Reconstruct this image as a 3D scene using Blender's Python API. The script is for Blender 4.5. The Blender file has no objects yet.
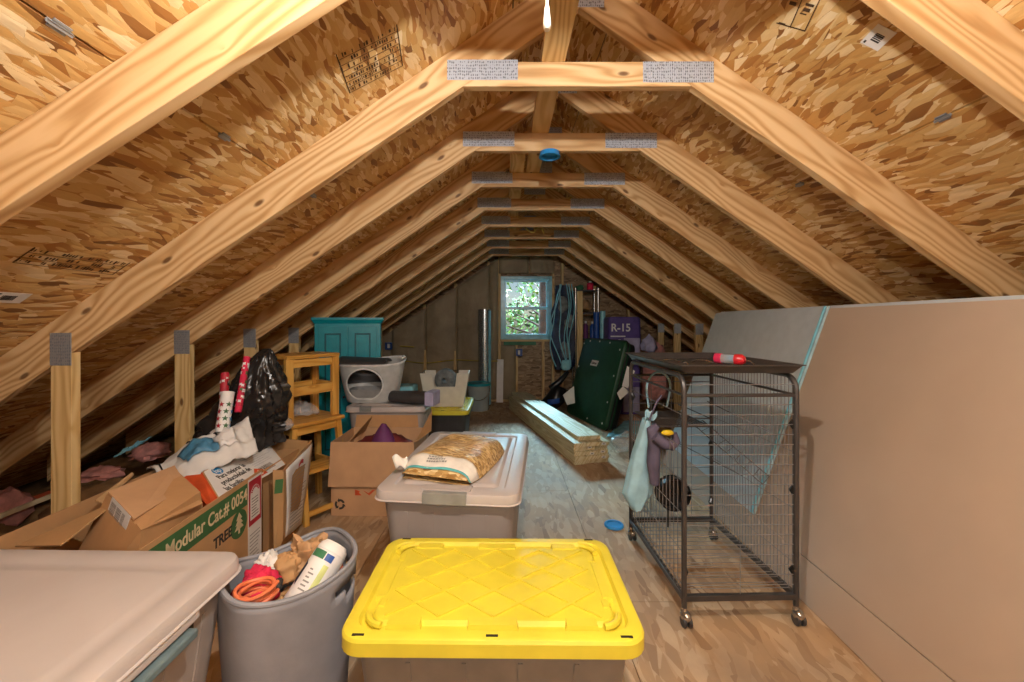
import bpy, bmesh, math, random
from math import sin, cos, pi, radians as R
from mathutils import Vector, Matrix, noise
S = bpy.context.scene
COL = S.collection
F, CX, CY, HC = 404.0, 505.0, 323.0, 1.27      # focal length in px, principal point, eye height

def P(px, py, Y):
    """a point of the place seen at pixel (px,py), Y metres away"""
    return Vector(((px - CX) / F * Y, Y, HC - (py - CY) / F * Y))

# ------------------------------------------------------------------ materials
def lin(h):
    h = h.lstrip('#')
    c = [int(h[i:i + 2], 16) / 255 for i in (0, 2, 4)]
    return tuple((x / 12.92 if x <= .04045 else ((x + .055) / 1.055) ** 2.4) for x in c) + (1,)

class NT:
    def __init__(s, name):
        s.m = bpy.data.materials.new(name); s.m.use_nodes = True
        s.t = s.m.node_tree; s.t.nodes.clear()
        s.out = s.n('ShaderNodeOutputMaterial'); s.b = s.n('ShaderNodeBsdfPrincipled')
        s.l(s.b.outputs[0], s.out.inputs[0])
    def n(s, typ, **kw):
        nd = s.t.nodes.new(typ)
        for k, v in kw.items():
            if k == 'op': nd.operation = v
            elif hasattr(nd, k) and not k[0].isupper(): setattr(nd, k, v)
        return nd
    def l(s, a, b): s.t.links.new(a, b)
    def math(s, op, a, b=None, c=None):
        nd = s.n('ShaderNodeMath'); nd.operation = op
        for i, x in enumerate((a, b, c)):
            if x is None: continue
            if isinstance(x, (int, float)): nd.inputs[i].default_value = x
            else: s.l(x, nd.inputs[i])
        return nd.outputs[0]
    def mix(s, fac, a, b, blend='MIX'):
        nd = s.n('ShaderNodeMix'); nd.data_type = 'RGBA'; nd.blend_type = blend
        for i, x in ((0, fac), (6, a), (7, b)):
            if isinstance(x, (int, float)): nd.inputs[i].default_value = x
            elif isinstance(x, tuple): nd.inputs[i].default_value = x
            else: s.l(x, nd.inputs[i])
        return nd.outputs[2]
    def ramp(s, fac, stops, const=False):
        nd = s.n('ShaderNodeValToRGB'); cr = nd.color_ramp
        if const: cr.interpolation = 'CONSTANT'
        while len(cr.elements) < len(stops): cr.elements.new(.5)
        for e, (p, c) in zip(cr.elements, stops): e.position = p; e.color = lin(c) if isinstance(c, str) else c
        s.l(fac, nd.inputs[0]); return nd.outputs[0]
    def mapping(s, vec, loc=(0, 0, 0), rot=(0, 0, 0), sc=(1, 1, 1)):
        nd = s.n('ShaderNodeMapping'); s.l(vec, nd.inputs[0])
        nd.inputs[1].default_value = loc; nd.inputs[2].default_value = rot; nd.inputs[3].default_value = sc
        return nd.outputs[0]
    def noise(s, vec, scale, detail=3, rough=.5, out=0, dist=0):
        nd = s.n('ShaderNodeTexNoise'); s.l(vec, nd.inputs['Vector'])
        nd.inputs['Scale'].default_value = scale; nd.inputs['Detail'].default_value = detail
        nd.inputs['Roughness'].default_value = rough; nd.inputs['Distortion'].default_value = dist
        return nd.outputs[out]
    def bump(s, h, strength=.3, dist=.01):
        nd = s.n('ShaderNodeBump'); nd.inputs['Strength'].default_value = strength
        nd.inputs['Distance'].default_value = dist; s.l(h, nd.inputs['Height'])
        s.l(nd.outputs[0], s.b.inputs['Normal'])
    def set(s, rough=.5, metal=0, **kw):
        s.b.inputs['Roughness'].default_value = rough; s.b.inputs['Metallic'].default_value = metal
        for k, v in kw.items(): s.b.inputs[k.replace('_', ' ')].default_value = v
    def coord(s, which='Object'):
        return s.n('ShaderNodeTexCoord').outputs[which]

def plain(name, col, rough=.5, metal=0, var=.12, scale=14, bump=.08, **kw):
    """a procedural base: colour with slight mottling and micro relief"""
    k = NT(name); co = k.coord(); c = lin(col)
    f = k.noise(co, scale, 4)
    dark = tuple(x * (1 - var * 1.6) for x in c[:3]) + (1,)
    lite = tuple(min(1, x * (1 + var)) for x in c[:3]) + (1,)
    k.l(k.ramp(f, [(.3, dark), (.7, lite)]), k.b.inputs['Base Color'])
    if bump: k.bump(k.noise(co, scale * 6, 3), bump, .004)
    k.set(rough, metal, **kw); return k.m

def osb(name, dark, stops, dirt=0, size=1.0, bump=.6, seed=0):
    k = NT(name); uv = k.n('ShaderNodeTexCoord').outputs['UV']
    wob = k.n('ShaderNodeVectorMath'); wob.operation = 'MULTIPLY_ADD'
    nz = k.noise(uv, 3.0, 1, out=1); k.l(nz, wob.inputs[0]); wob.inputs[1].default_value = (.10, .10, 0); k.l(uv, wob.inputs[2])
    col = None; hgt = None
    rng = random.Random(seed)
    angs = [0.2, 1.1, -0.6, 1.9, 2.6, -1.2]
    for i, a in enumerate(angs):
        v = k.mapping(wob.outputs[0], (rng.random() * 9, rng.random() * 9, 0), (0, 0, a), (11 / size, 31 / size * (1 + .3 * (i % 2)), 1))
        vo = k.n('ShaderNodeTexVoronoi'); vo.voronoi_dimensions = '2D'; vo.inputs['Scale'].default_value = 1
        vo.inputs['Randomness'].default_value = 1; k.l(v, vo.inputs['Vector'])
        sp = k.n('ShaderNodeSeparateColor'); k.l(vo.outputs['Color'], sp.inputs[0])
        c = k.ramp(sp.outputs[0], stops)
        d = k.math('MULTIPLY', vo.outputs['Distance'], .55)
        sh = k.math('SUBTRACT', sp.outputs[2], d)
        if col is None: col, hgt = c, sh
        else:
            # a flake lies on top where its own random number says so, and only in its middle
            on = k.math('GREATER_THAN', k.math('SUBTRACT', sp.outputs[1], k.math('MULTIPLY', vo.outputs['Distance'], .5)), .36)
            col = k.mix(on, col, c)
            mf = k.n('ShaderNodeMix'); mf.data_type = 'FLOAT'
            k.l(on, mf.inputs[0]); k.l(hgt, mf.inputs[2]); k.l(sh, mf.inputs[3]); hgt = mf.outputs[0]
    fine = k.noise(k.mapping(uv, (0, 0, 0), (0, 0, .5), (40, 260, 1)), 1, 3)
    col = k.mix(k.math('MULTIPLY', fine, .35), col, lin(dark))
    if dirt:
        big = k.noise(uv, 1.6, 5, .6)
        col = k.mix(k.math('MULTIPLY', k.ramp(big, [(.38, '#000000'), (.68, '#ffffff')]), dirt), col, lin('#8a7763'))
    k.l(col, k.b.inputs['Base Color'])
    k.bump(hgt, bump, .006); k.set(.5 if not dirt else .75); return k.m

def wood(name, lite, mid, dark, ring=105, rough=.55, knots=True):
    k = NT(name); uv = k.n('ShaderNodeTexCoord').outputs['UV']
    oi = k.n('ShaderNodeObjectInfo')
    off = k.n('ShaderNodeCombineXYZ'); k.l(k.math('MULTIPLY', oi.outputs['Random'], 31.7), off.inputs[0]); k.l(k.math('MULTIPLY', oi.outputs['Random'], 13.3), off.inputs[1])
    ad = k.n('ShaderNodeVectorMath'); ad.operation = 'ADD'; k.l(uv, ad.inputs[0]); k.l(off.outputs[0], ad.inputs[1])
    v = ad.outputs[0]
    sep = k.n('ShaderNodeSeparateXYZ'); k.l(v, sep.inputs[0])
    n1 = k.noise(k.mapping(v, sc=(.9, 6, 1)), 1, 2, .45)
    n2 = k.noise(k.mapping(v, sc=(5, 60, 1)), 1, 3)
    ph = k.math('ADD', k.math('MULTIPLY', sep.outputs[1], ring * 1.6), k.math('MULTIPLY', n1, 52))
    # knots bend the grain
    vo = k.n('ShaderNodeTexVoronoi'); vo.voronoi_dimensions = '2D'; vo.inputs['Scale'].default_value = 1
    k.l(k.mapping(v, sc=(2.3, 5.5, 1)), vo.inputs['Vector'])
    kd = vo.outputs['Distance']
    ph = k.math('ADD', ph, k.math('DIVIDE', 1.1, k.math('ADD', kd, .12)))
    s = k.math('ADD', k.math('MULTIPLY', k.math('SINE', ph), .5), .5)
    s = k.math('ADD', k.math('MULTIPLY', s, .66), k.math('MULTIPLY', n2, .36))
    col = k.ramp(s, [(.25, lite), (.62, mid), (.93, dark)])
    tint = k.math('MULTIPLY', k.noise(k.mapping(v, sc=(.5, 2, 1)), 1, 2), .45)
    col = k.mix(tint, col, lin(mid))
    if knots:
        kf = k.ramp(kd, [(.035, '#ffffff'), (.07, '#000000')])
        sp = k.n('ShaderNodeSeparateColor'); k.l(vo.outputs['Color'], sp.inputs[0])
        kf = k.math('MULTIPLY', kf, k.math('GREATER_THAN', sp.outputs[0], .45))
        col = k.mix(k.math('MULTIPLY', kf, .85), col, lin('#5a3618'))
    k.l(col, k.b.inputs['Base Color'])
    k.bump(s, .12, .002); k.set(rough); return k.m

def plate_mat(name, col='#c3c9d2'):
    """galvanised truss plate: pressed rows of teeth"""
    k = NT(name); co = k.coord()
    w = k.n('ShaderNodeTexWave'); w.wave_type = 'BANDS'; w.bands_direction = 'X'; k.l(co, w.inputs['Vector']); w.inputs['Scale'].default_value = 34
    vo = k.n('ShaderNodeTexVoronoi'); vo.inputs['Scale'].default_value = 1; vo.inputs['Randomness'].default_value = .35
    k.l(k.mapping(co, sc=(110, 1, 75)), vo.inputs['Vector'])
    d = k.math('MULTIPLY', k.math('LESS_THAN', vo.outputs['Distance'], .34), 1.0)
    col2 = k.mix(d, lin(col), lin('#83888f'))
    k.l(col2, k.b.inputs['Base Color'])
    k.bump(k.math('ADD', k.math('MULTIPLY', w.outputs[0], .5), d), .7, .004)
    k.set(.34, .35); return k.m

def glassy(name, col, alpha=.25, rough=.08):
    k = NT(name); c = lin(col)
    tr = k.n('ShaderNodeBsdfTransparent'); tr.inputs[0].default_value = (1, 1, 1, 1)
    mx = k.n('ShaderNodeMixShader'); mx.inputs[0].default_value = alpha
    f = k.noise(k.coord(), 9, 4)
    k.l(k.ramp(f, [(.3, tuple(x * .9 for x in c[:3]) + (1,)), (.7, c)]), k.b.inputs['Base Color'])
    k.set(rough); k.l(tr.outputs[0], mx.inputs[1]); k.l(k.b.outputs[0], mx.inputs[2]); k.l(mx.outputs[0], k.out.inputs[0])
    return k.m

def pellets(name):
    k = NT(name); co = k.coord()
    col = None; h = None
    for i, (a, th) in enumerate(((.3, 0), (1.3, .35), (-.6, .45))):
        vo = k.n('ShaderNodeTexVoronoi'); vo.inputs['Scale'].default_value = 1
        k.l(k.mapping(co, (i * 3.1, i * 1.7, 0), (0, 0, a), (34, 105, 70)), vo.inputs['Vector'])
        sp = k.n('ShaderNodeSeparateColor'); k.l(vo.outputs['Color'], sp.inputs[0])
        c = k.ramp(sp.outputs[0], [(.1, '#9a7440'), (.5, '#c9a468'), (.9, '#e6cc98')])
        hh = k.math('SUBTRACT', 1, vo.outputs['Distance'])
        if col is None: col, h = c, hh
        else:
            on = k.math('GREATER_THAN', sp.outputs[1], th); col = k.mix(on, col, c)
    k.l(col, k.b.inputs['Base Color']); k.bump(h, .8, .006); k.set(.3); return k.m

def kraft(name, a, b):
    k = NT(name); co = k.coord()
    f = k.noise(co, 2.2, 5, .6, dist=.6); g = k.noise(k.mapping(co, sc=(9, 9, 3)), 1, 4)
    k.l(k.ramp(f, [(.3, a), (.7, b)]), k.b.inputs['Base Color'])
    k.bump(k.math('ADD', f, k.math('MULTIPLY', g, .6)), .6, .03); k.set(.6); return k.m

M = {}
WOODSTOPS = [(0, '#6b3f17'), (.13, '#a4692c'), (.35, '#c08a46'), (.65, '#d2a35e'), (1, '#e8c78c')]
M['osb'] = osb('roof_osb', '#a5733f', [(0, '#744a22'), (.12, '#a97336'), (.35, '#c69a58'), (.68, '#d8b577'), (1, '#f3dfb4')], size=.95, seed=3)
M['floor'] = osb('floor_osb', '#a9855c', [(0, '#8f6c4a'), (.12, '#ab875f'), (.4, '#b9956b'), (.7, '#c4a27a'), (1, '#d2b692')], dirt=.7, size=1.5, bump=.22, seed=8)
M['osbwall'] = osb('gable_osb', '#6b5234', [(0, '#5d4728'), (.2, '#8a6c4a'), (.6, '#a28460'), (1, '#c0a27a')], size=1.1, bump=.4, seed=5)
M['lumber'] = wood('framing_lumber', '#d9b888', '#c8a06c', '#a67844')
M['stud'] = wood('stud_lumber', '#dcbf88', '#cfad72', '#b38a4e')
M['stack'] = wood('fresh_lumber', '#d9cda8', '#cdbd92', '#b39c6c', knots=False)
M['pine'] = wood('stool_pine', '#dba955', '#cf9743', '#b57a2c', ring=40, rough=.4, knots=False)
M['plate'] = plate_mat('truss_plate')
M['platedark'] = plate_mat('truss_plate_dull', '#9a9c9c')
def P_(n, *a, **k): M[n] = plain(n, *a, **k)
P_('yellow', '#dfd03c', .45, var=.04, bump=.04)
P_('slot', '#2a2512', .8)
P_('stampink', '#4a331b', .8)
P_('smoke', '#7c746a', .35, var=.08)
P_('greylid', '#b9b0ab', .42, var=.04, scale=5)
P_('greybody', '#a39a94', .42, var=.05, scale=5)
P_('latch', '#8b8c87', .3)
P_('latchteal', '#64767a', .35)
P_('hamper', '#85868c', .55, var=.06)
P_('card', '#bd9162', .75, var=.07, scale=9)
P_('cardin', '#b28a5c', .8, var=.07, scale=9)
P_('cardpale', '#c39a72', .75, var=.06, scale=9)
P_('cardedge', '#cfa978', .8)
P_('green', '#3f6a3c', .6)
P_('cream', '#d9c39b', .6)
P_('white', '#e6e4e0', .55, var=.05)
P_('paper', '#dedbd6', .6, var=.05)
P_('offwhite', '#d8d2c2', .5, var=.05)
P_('ink', '#33302d', .7)
P_('inkgrey', '#8b8985', .7)
P_('red', '#b01f30', .55)
P_('orange', '#d2552a', .55)
P_('hpblue', '#1d7fb8', .5)
P_('bluelabel', '#4d86a6', .5, var=.25, scale=30)
P_('teal', '#0a929e', .35, var=.07)
P_('tealdark', '#0a5f68', .4)
P_('black', '#191919', .3)
P_('blackbag', '#2b2826', .22, var=.3, scale=7, bump=.1)
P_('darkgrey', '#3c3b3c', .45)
P_('cage', '#4a4644', .4, .35)
P_('cagewire', '#8b8785', .35, .35)
P_('chrome', '#b9b4ac', .2, .9)
P_('drywall', '#b39d88', .8, var=.03, scale=3, bump=.03)
P_('drywallpaper', '#b9bfc0', .8, var=.04)
P_('paleblue', '#8fd0de', .25, var=.1)  # pale blue pieces; on the window frame, daylight's tint put into the colour
P_('metalstrip', '#bfe3ec', .25, .3)
P_('litter', '#b9bab6', .35)
P_('litterrim', '#dadad6', .35)
P_('pan', '#8d8d8b', .45)
P_('foil', '#c9d2d4', .25, .8, var=.3, scale=60)
P_('pink', '#d8244c', .8, var=.2)
P_('insul', '#c98a80', .95, var=.2, scale=20, bump=.5)
P_('brownins', '#7a5a35', .95, var=.3, scale=12, bump=.6)
P_('orangecord', '#e0764a', .45)
P_('brownpaper', '#b58d62', .7, var=.15)
P_('cloth', '#d8d5cf', .85, var=.06)
P_('purple', '#5b4a8c', .5, var=.12)
P_('lavender', '#a9a5c2', .5)
P_('darkred', '#6d2426', .7)
P_('plum', '#6a3266', .7)
P_('dgreen', '#1c482b', .45, var=.1)
P_('blueplastic', '#2f8fd2', .35)
P_('bluebox', '#2553a0', .4)
P_('romexyellow', '#b59a3c', .5)
P_('bagblue', '#9cc6d3', .35, var=.12)
P_('harness', '#5d5568', .8, var=.2)
P_('yellowplastic', '#e0c020', .4)
P_('bottlepink', '#d8365c', .3)
P_('bottlered', '#c8222c', .3)
P_('leafgreen', '#5d7c34', .6, var=.5, scale=3)
P_('leafpale', '#9db04a', .6, var=.4, scale=3)
P_('bark', '#7a5044', .9, var=.3, scale=6, bump=.5)
P_('navy', '#27324a', .6, var=.3)
P_('greycloth', '#7e8484', .8, var=.3)
P_('porcelain', '#e9e4da', .25)
P_('greenboard', '#3e7b56', .6)
P_('pelletlabel', '#e2ddd2', .4)
P_('tealstrip', '#5fb3b5', .4)
P_('lime', '#cfd88a', .35)
M['pellets'] = pellets('wood_pellets')
M['kraft'] = kraft('kraft_facing', '#85745a', '#a89678')
M['glass'] = glassy('window_glass', '#cfe4ea', .06, .03)
M['clear'] = glassy('clear_plastic', '#c9d6d6', .42, .12)
M['clearbag'] = glassy('clear_bag', '#e6e6e4', .3, .15)

# ------------------------------------------------------------------ mesh builder
class MB:
    def __init__(s, mi=0): s.bm = bmesh.new(); s.mi = mi
    def f(s, vs):
        try:
            fc = s.bm.faces.new(vs); fc.material_index = s.mi; return fc
        except ValueError: return None
    def v(s, p): return s.bm.verts.new(Vector(p))
    def hexa(s, p):
        """8 points: 0-3 one face, 4-7 the opposite one"""
        v = [s.v(q) for q in p]
        for a in ((0, 1, 2, 3), (7, 6, 5, 4), (0, 4, 5, 1), (1, 5, 6, 2), (2, 6, 7, 3), (3, 7, 4, 0)): s.f([v[i] for i in a])
        return s
    def box(s, c, d, rot=None):
        c = Vector(c); h = Vector(d) / 2
        pts = [Vector((x * h.x, y * h.y, z * h.z)) for z in (-1, 1) for x, y in ((-1, -1), (1, -1), (1, 1), (-1, 1))]
        if rot is not None: pts = [rot @ p for p in pts]
        return s.hexa([c + p for p in pts])
    def span(s, a, b):
        a, b = Vector(a), Vector(b)
        return s.box((a + b) / 2, [abs(b[i] - a[i]) for i in range(3)])
    def prism(s, pts, vec):
        vec = Vector(vec); a = [s.v(p) for p in pts]; b = [s.v(Vector(p) + vec) for p in pts]
        s.f(a); s.f(b[::-1]); n = len(a)
        for i in range(n): s.f([a[i], b[i], b[(i + 1) % n], a[(i + 1) % n]])
        return s
    def bar(s, a, b, w, t, up=(0, 0, 1)):
        """rectangular bar from a to b, w along the side, t along up"""
        a, b = Vector(a), Vector(b); d = (b - a).normalized(); up = Vector(up)
        if abs(d.dot(up)) > .99: up = Vector((0, 1, 0))
        x = d.cross(up).normalized(); y = x.cross(d).normalized()
        q = lambda o: [o + x * (i * w / 2) + y * (j * t / 2) for i, j in ((-1, -1), (1, -1), (1, 1), (-1, 1))]
        return s.hexa(q(a) + q(b))
    def loft(s, rings, cap0=True, cap1=True, closed=True):
        rv = [[s.v(p) for p in r] for r in rings]; n = len(rv[0])
        for a, b in zip(rv, rv[1:]):
            for i in range(n if closed else n - 1): s.f([a[i], a[(i + 1) % n], b[(i + 1) % n], b[i]])
        if cap0: s.f(rv[0][::-1])
        if cap1: s.f(rv[-1])
        return s
    def tube(s, pts, r, n=8, closed=False):
        pts = [Vector(p) for p in pts]; m = len(pts); rings = []; pn = None
        rr = r if isinstance(r, (list, tuple)) else [r] * m
        for i, p in enumerate(pts):
            if closed: t = pts[(i + 1) % m] - pts[i - 1]
            else: t = pts[min(i + 1, m - 1)] - pts[max(i - 1, 0)]
            t.normalize()
            if pn is None:
                pn = t.cross(Vector((0, 0, 1)))
                if pn.length < .05: pn = t.cross(Vector((0, 1, 0)))
            pn = (pn - t * pn.dot(t)).normalized(); q = t.cross(pn)
            rings.append([p + (pn * cos(2 * pi * k / n) + q * sin(2 * pi * k / n)) * rr[i] for k in range(n)])
        if closed: rings.append(rings[0]); return s.loft(rings, False, False)
        return s.loft(rings)
    def cyl(s, a, b, r0, r1=None, n=20): return s.tube([a, b], [r0, r0 if r1 is None else r1], n)
    def lathe(s, prof, c=(0, 0, 0), n=28, axis=None, cap=True):
        c = Vector(c); rot = Matrix.Identity(3) if axis is None else Vector((0, 0, 1)).rotation_difference(Vector(axis)).to_matrix()
        return s.loft([[c + rot @ Vector((r * cos(2 * pi * k / n), r * sin(2 * pi * k / n), z)) for k in range(n)] for r, z in prof], cap, cap)
    def ball(s, c, r, n=14, m=9):
        c = Vector(c); r = Vector(r) if not isinstance(r, (int, float)) else Vector((r, r, r))
        return s.loft([[c + Vector((r.x * cos(2 * pi * k / n) * sin(pi * (j + .5) / m), r.y * sin(2 * pi * k / n) * sin(pi * (j + .5) / m), -r.z * cos(pi * (j + .5) / m))) for k in range(n)] for j in range(m)])
    def grid(s, fn, nu, nv, thick=0):
        g = [[s.v(fn(i / nu, j / nv)) for j in range(nv + 1)] for i in range(nu + 1)]
        for i in range(nu):
            for j in range(nv): s.f([g[i][j], g[i + 1][j], g[i + 1][j + 1], g[i][j + 1]])
        return s
    def rough(s, amp, scale, seed=0):
        for v in s.bm.verts:
            v.co += Vector((noise.noise(v.co * scale + Vector((seed, 0, 0))), noise.noise(v.co * scale + Vector((0, seed + 7, 0))), noise.noise(v.co * scale + Vector((0, 0, seed + 3))))) * amp
        return s
    def build(s, name, mats, parent=None, world=False, smooth=False, bevel=0, grain=None, solid=0, sub=0, ang=40, uvm=None, base=True, loc=None):
        bm = s.bm; bm.normal_update()
        if parent is not None and world: bmesh.ops.translate(bm, vec=-parent.location, verts=bm.verts)
        off = Vector((0, 0, 0))
        if parent is None and base and bm.verts:
            xs = [v.co for v in bm.verts]
            off = Vector(((min(v.x for v in xs) + max(v.x for v in xs)) / 2, (min(v.y for v in xs) + max(v.y for v in xs)) / 2, min(v.z for v in xs)))
            bmesh.ops.translate(bm, vec=-off, verts=bm.verts)
        bmesh.ops.recalc_face_normals(bm, faces=bm.faces)
        if grain or uvm:
            uv = bm.loops.layers.uv.new('UVMap')
            for fc in bm.faces:
                for lp in fc.loops:
                    p = lp.vert.co
                    if uvm: lp[uv].uv = uvm(p + off, fc.normal)
                    else:
                        a, b, c = (Vector(x) for x in grain)
                        lp[uv].uv = (p.dot(a), p.dot(b) + .73 * p.dot(c))
        me = bpy.data.meshes.new(name); bm.to_mesh(me); bm.free()
        for m in (mats if isinstance(mats, (list, tuple)) else [mats]): me.materials.append(M[m] if isinstance(m, str) else m)
        if smooth:
            me.polygons.foreach_set('use_smooth', [True] * len(me.polygons)); me.set_sharp_from_angle(angle=R(ang))
        o = bpy.data.objects.new(name, me); COL.objects.link(o); o.location = off
        if parent is not None: o.parent = parent
        if solid:
            md = o.modifiers.new('thickness', 'SOLIDIFY'); md.thickness = solid; md.offset = 0
        if bevel:
            md = o.modifiers.new('edges', 'BEVEL'); md.width = bevel; md.segments = 2; md.limit_method = 'ANGLE'; md.angle_limit = R(40)
        if sub:
            md = o.modifiers.new('round', 'SUBSURF'); md.levels = sub; md.render_levels = sub
        return o

def tag(o, label, cat, group=None, kind=None):
    o['label'] = label; o['category'] = cat
    if group: o['group'] = group
    if kind: o['kind'] = kind
    return o
def thing(name, label, cat, loc, rz=0, group=None):
    o = bpy.data.objects.new(name, None); COL.objects.link(o); o.location = Vector(loc); o.rotation_euler = (0, 0, rz)
    o.empty_display_size = .1
    return tag(o, label, cat, group)
def struct(o): o['kind'] = 'structure'; return o
def copy_tree(o, parent=None):
    c = o.copy(); COL.objects.link(c)
    if parent is not None: c.parent = parent
    for ch in list(o.children): copy_tree(ch, c)
    return c
def rrect(w, d, r, z, n=6, cx=0, cy=0):
    r = min(r, w / 2 - 1e-4, d / 2 - 1e-4); pts = []
    for sx, sy, a0 in ((1, 1, 0), (-1, 1, 90), (-1, -1, 180), (1, -1, 270)):
        for k in range(n + 1):
            a = R(a0 + 90 * k / n); pts.append(Vector((cx + sx * (w / 2 - r) + r * cos(a), cy + sy * (d / 2 - r) + r * sin(a), z)))
    return pts
def sell(a, b, e, z, n=48, cx=0, cy=0):
    pts = []
    for k in range(n):
        t = 2 * pi * k / n; c, s_ = cos(t), sin(t)
        pts.append(Vector((cx + a * math.copysign(abs(c) ** (2 / e), c), cy + b * math.copysign(abs(s_) ** (2 / e), s_), z)))
    return pts
def frame(o, x, y):
    """placement whose local x and y run along the two given directions"""
    x = Vector(x).normalized(); y = Vector(y); y = (y - x * y.dot(x)).normalized(); z = x.cross(y)
    return Matrix.Translation(Vector(o)) @ Matrix((x, y, z)).transposed().to_4x4()
def letters(body, size, mat4, mat, parent, name='lettering', align='LEFT', sx=1.0, depth=.0006, spacing=1.0, bold=0):
    cu = bpy.data.curves.new(name, 'FONT'); cu.body = body; cu.size = size; cu.align_x = align; cu.align_y = 'CENTER'
    cu.extrude = depth; cu.space_character = spacing; cu.offset = bold
    tmp = bpy.data.objects.new('tmp', cu); COL.objects.link(tmp)
    me = bpy.data.meshes.new_from_object(tmp.evaluated_get(bpy.context.evaluated_depsgraph_get()))
    bpy.data.objects.remove(tmp); bpy.data.curves.remove(cu); me.name = name
    me.materials.clear(); me.materials.append(M[mat]); o = bpy.data.objects.new(name, me); COL.objects.link(o)
    o.parent = parent
    m = mat4 @ Matrix.Diagonal((sx, 1, 1, 1))
    if parent is not None: m = parent.matrix_basis.inverted() @ m
    o.matrix_basis = m; return o
def lay(mb, mat4, pts, t=.001):
    """a thin printed shape lying on a surface frame"""
    n = mat4.to_3x3() @ Vector((0, 0, t))
    return mb.prism([mat4 @ Vector((x, y, 0)) for x, y in pts], n)
def rect(x0, y0, x1, y1): return [(x0, y0), (x1, y0), (x1, y1), (x0, y1)]
# ------------------------------------------------------------------ the attic shell
XR, ZB, SL, SR, TV = .315, 2.274, .68, .70, .187     # ridge, collar underside, slopes, rafter height (plumb)
def zl(x): return ZB + SL * (x + .178)
def zr(x): return ZB - SR * (x - .794)
ZA = zl(XR)
YB, YW = -1.5, 6.62
def wm(o):
    m = o.matrix_basis.copy()
    while o.parent: o = o.parent; m = o.matrix_basis @ m
    return m

# roof deck: rows of OSB sheets along each slope with thin open joints
def hit(px, py, side):
    """point of the roof underside seen at a pixel"""
    dx, dz = (px - CX) / F, -(py - CY) / F
    if side < 0: Y = (ZB + TV + SL * .178 - HC) / (dz - SL * dx)
    else: Y = (ZB + TV + SR * .794 - HC) / (dz + SR * dx)
    return dx * Y, Y
JL = (XR - hit(224, 136, -1)[0]) % (1.22 / math.sqrt(1 + SL * SL)); JR = (hit(943, 117, 1)[0] - XR) % (1.22 / math.sqrt(1 + SR * SR))
mb = MB()
for side in (-1, 1):
    xe = -3.82 if side < 0 else 4.35
    sl = SL if side < 0 else SR
    rise = lambda x: (zl(x) if side < 0 else zr(x)) + TV
    ln = 1.22 / math.sqrt(1 + sl * sl)
    x0 = XR; k = 0
    cuts = [XR]
    first = JL if side < 0 else JR
    x = XR + side * first
    while abs(x - XR) < abs(xe - XR): cuts.append(x); x += side * ln
    cuts.append(xe)
    for r, (a, b) in enumerate(zip(cuts, cuts[1:])):
        ys = [YB] + [y for y in ((-.2 + 1.22 * (r % 2)) + 2.44 * i for i in range(4)) if YB < y < YW + .1] + [YW + .15]
        for c, d in zip(ys, ys[1:]):
            g = .0028
            a1, b1 = a + side * g, b - side * g
            q = [(a1, c + g, rise(a1)), (b1, c + g, rise(b1)), (b1, d - g, rise(b1)), (a1, d - g, rise(a1))]
            mb.hexa(q + [(p[0], p[1], p[2] + .013) for p in q])
ce = mb.build('ceiling', 'osb', base=False, uvm=lambda p, n: (p.y, (p.x - XR) * 1.21 * (1 if p.x < XR else -1) + (7 if p.x > XR else 0)))
struct(ce)
mb = MB(); e = .03
mb.prism([(-3.9, YB, zl(-3.9) + TV + e), (XR, YB, ZA + TV + e), (4.4, YB, zr(4.4) + TV + e), (4.4, YB, zr(4.4) + TV + e + .02), (XR, YB, ZA + TV + e + .02), (-3.9, YB, zl(-3.9) + TV + e + .02)], (0, YW - YB + .2, 0))
struct(mb.build('roof_membrane', 'ink', base=False))
# clips between the sheets, and the marks on the deck
def deck(side, x, y, drop=.002):
    """frame on the underside of a roof slope: local x along the room, local y up the slope, z into the room"""
    z = (zl(x) if side < 0 else zr(x)) + TV - drop
    if side < 0: return frame((x, y, z), (0, 1, 0), (1, 0, SL))
    return frame((x, y, z), (0, -1, 0), (-1, 0, SR))
def hit(px, py, side):
    """point of the roof underside seen at a pixel"""
    dx, dz = (px - CX) / F, -(py - CY) / F
    if side < 0: Y = (ZB + TV + SL * .178 - HC) / (dz - SL * dx)
    else: Y = (ZB + TV + SR * .794 - HC) / (dz + SR * dx)
    return dx * Y, Y
def sticker(px, py, side, w, h, rot=0):
    x, y = hit(px, py, side); m = deck(side, x, y) @ Matrix.Rotation(rot, 4, 'Z')
    b = MB(); lay(b, m, rect(-w / 2, -h / 2, w / 2, h / 2))
    b.mi = 1
    m2 = m @ Matrix.Translation((0, 0, .0011))
    rng = random.Random(int(px)); xx = -w * .2
    while xx < w * .2:
        t = rng.choice((.002, .003, .005)); lay(b, m2, rect(xx, -h * .22, xx + t, h * .22)); xx += t + rng.choice((.002, .003))
    lay(b, m2, rect(-w * .42, h * .3, -w * .3, h * .4))
    return b.build('sticker', ['paper', 'ink'], ce)
sticker(878, 37, 1, .075, .062, R(8))
sticker(8, 297, -1, .11, .062, R(0))
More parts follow.
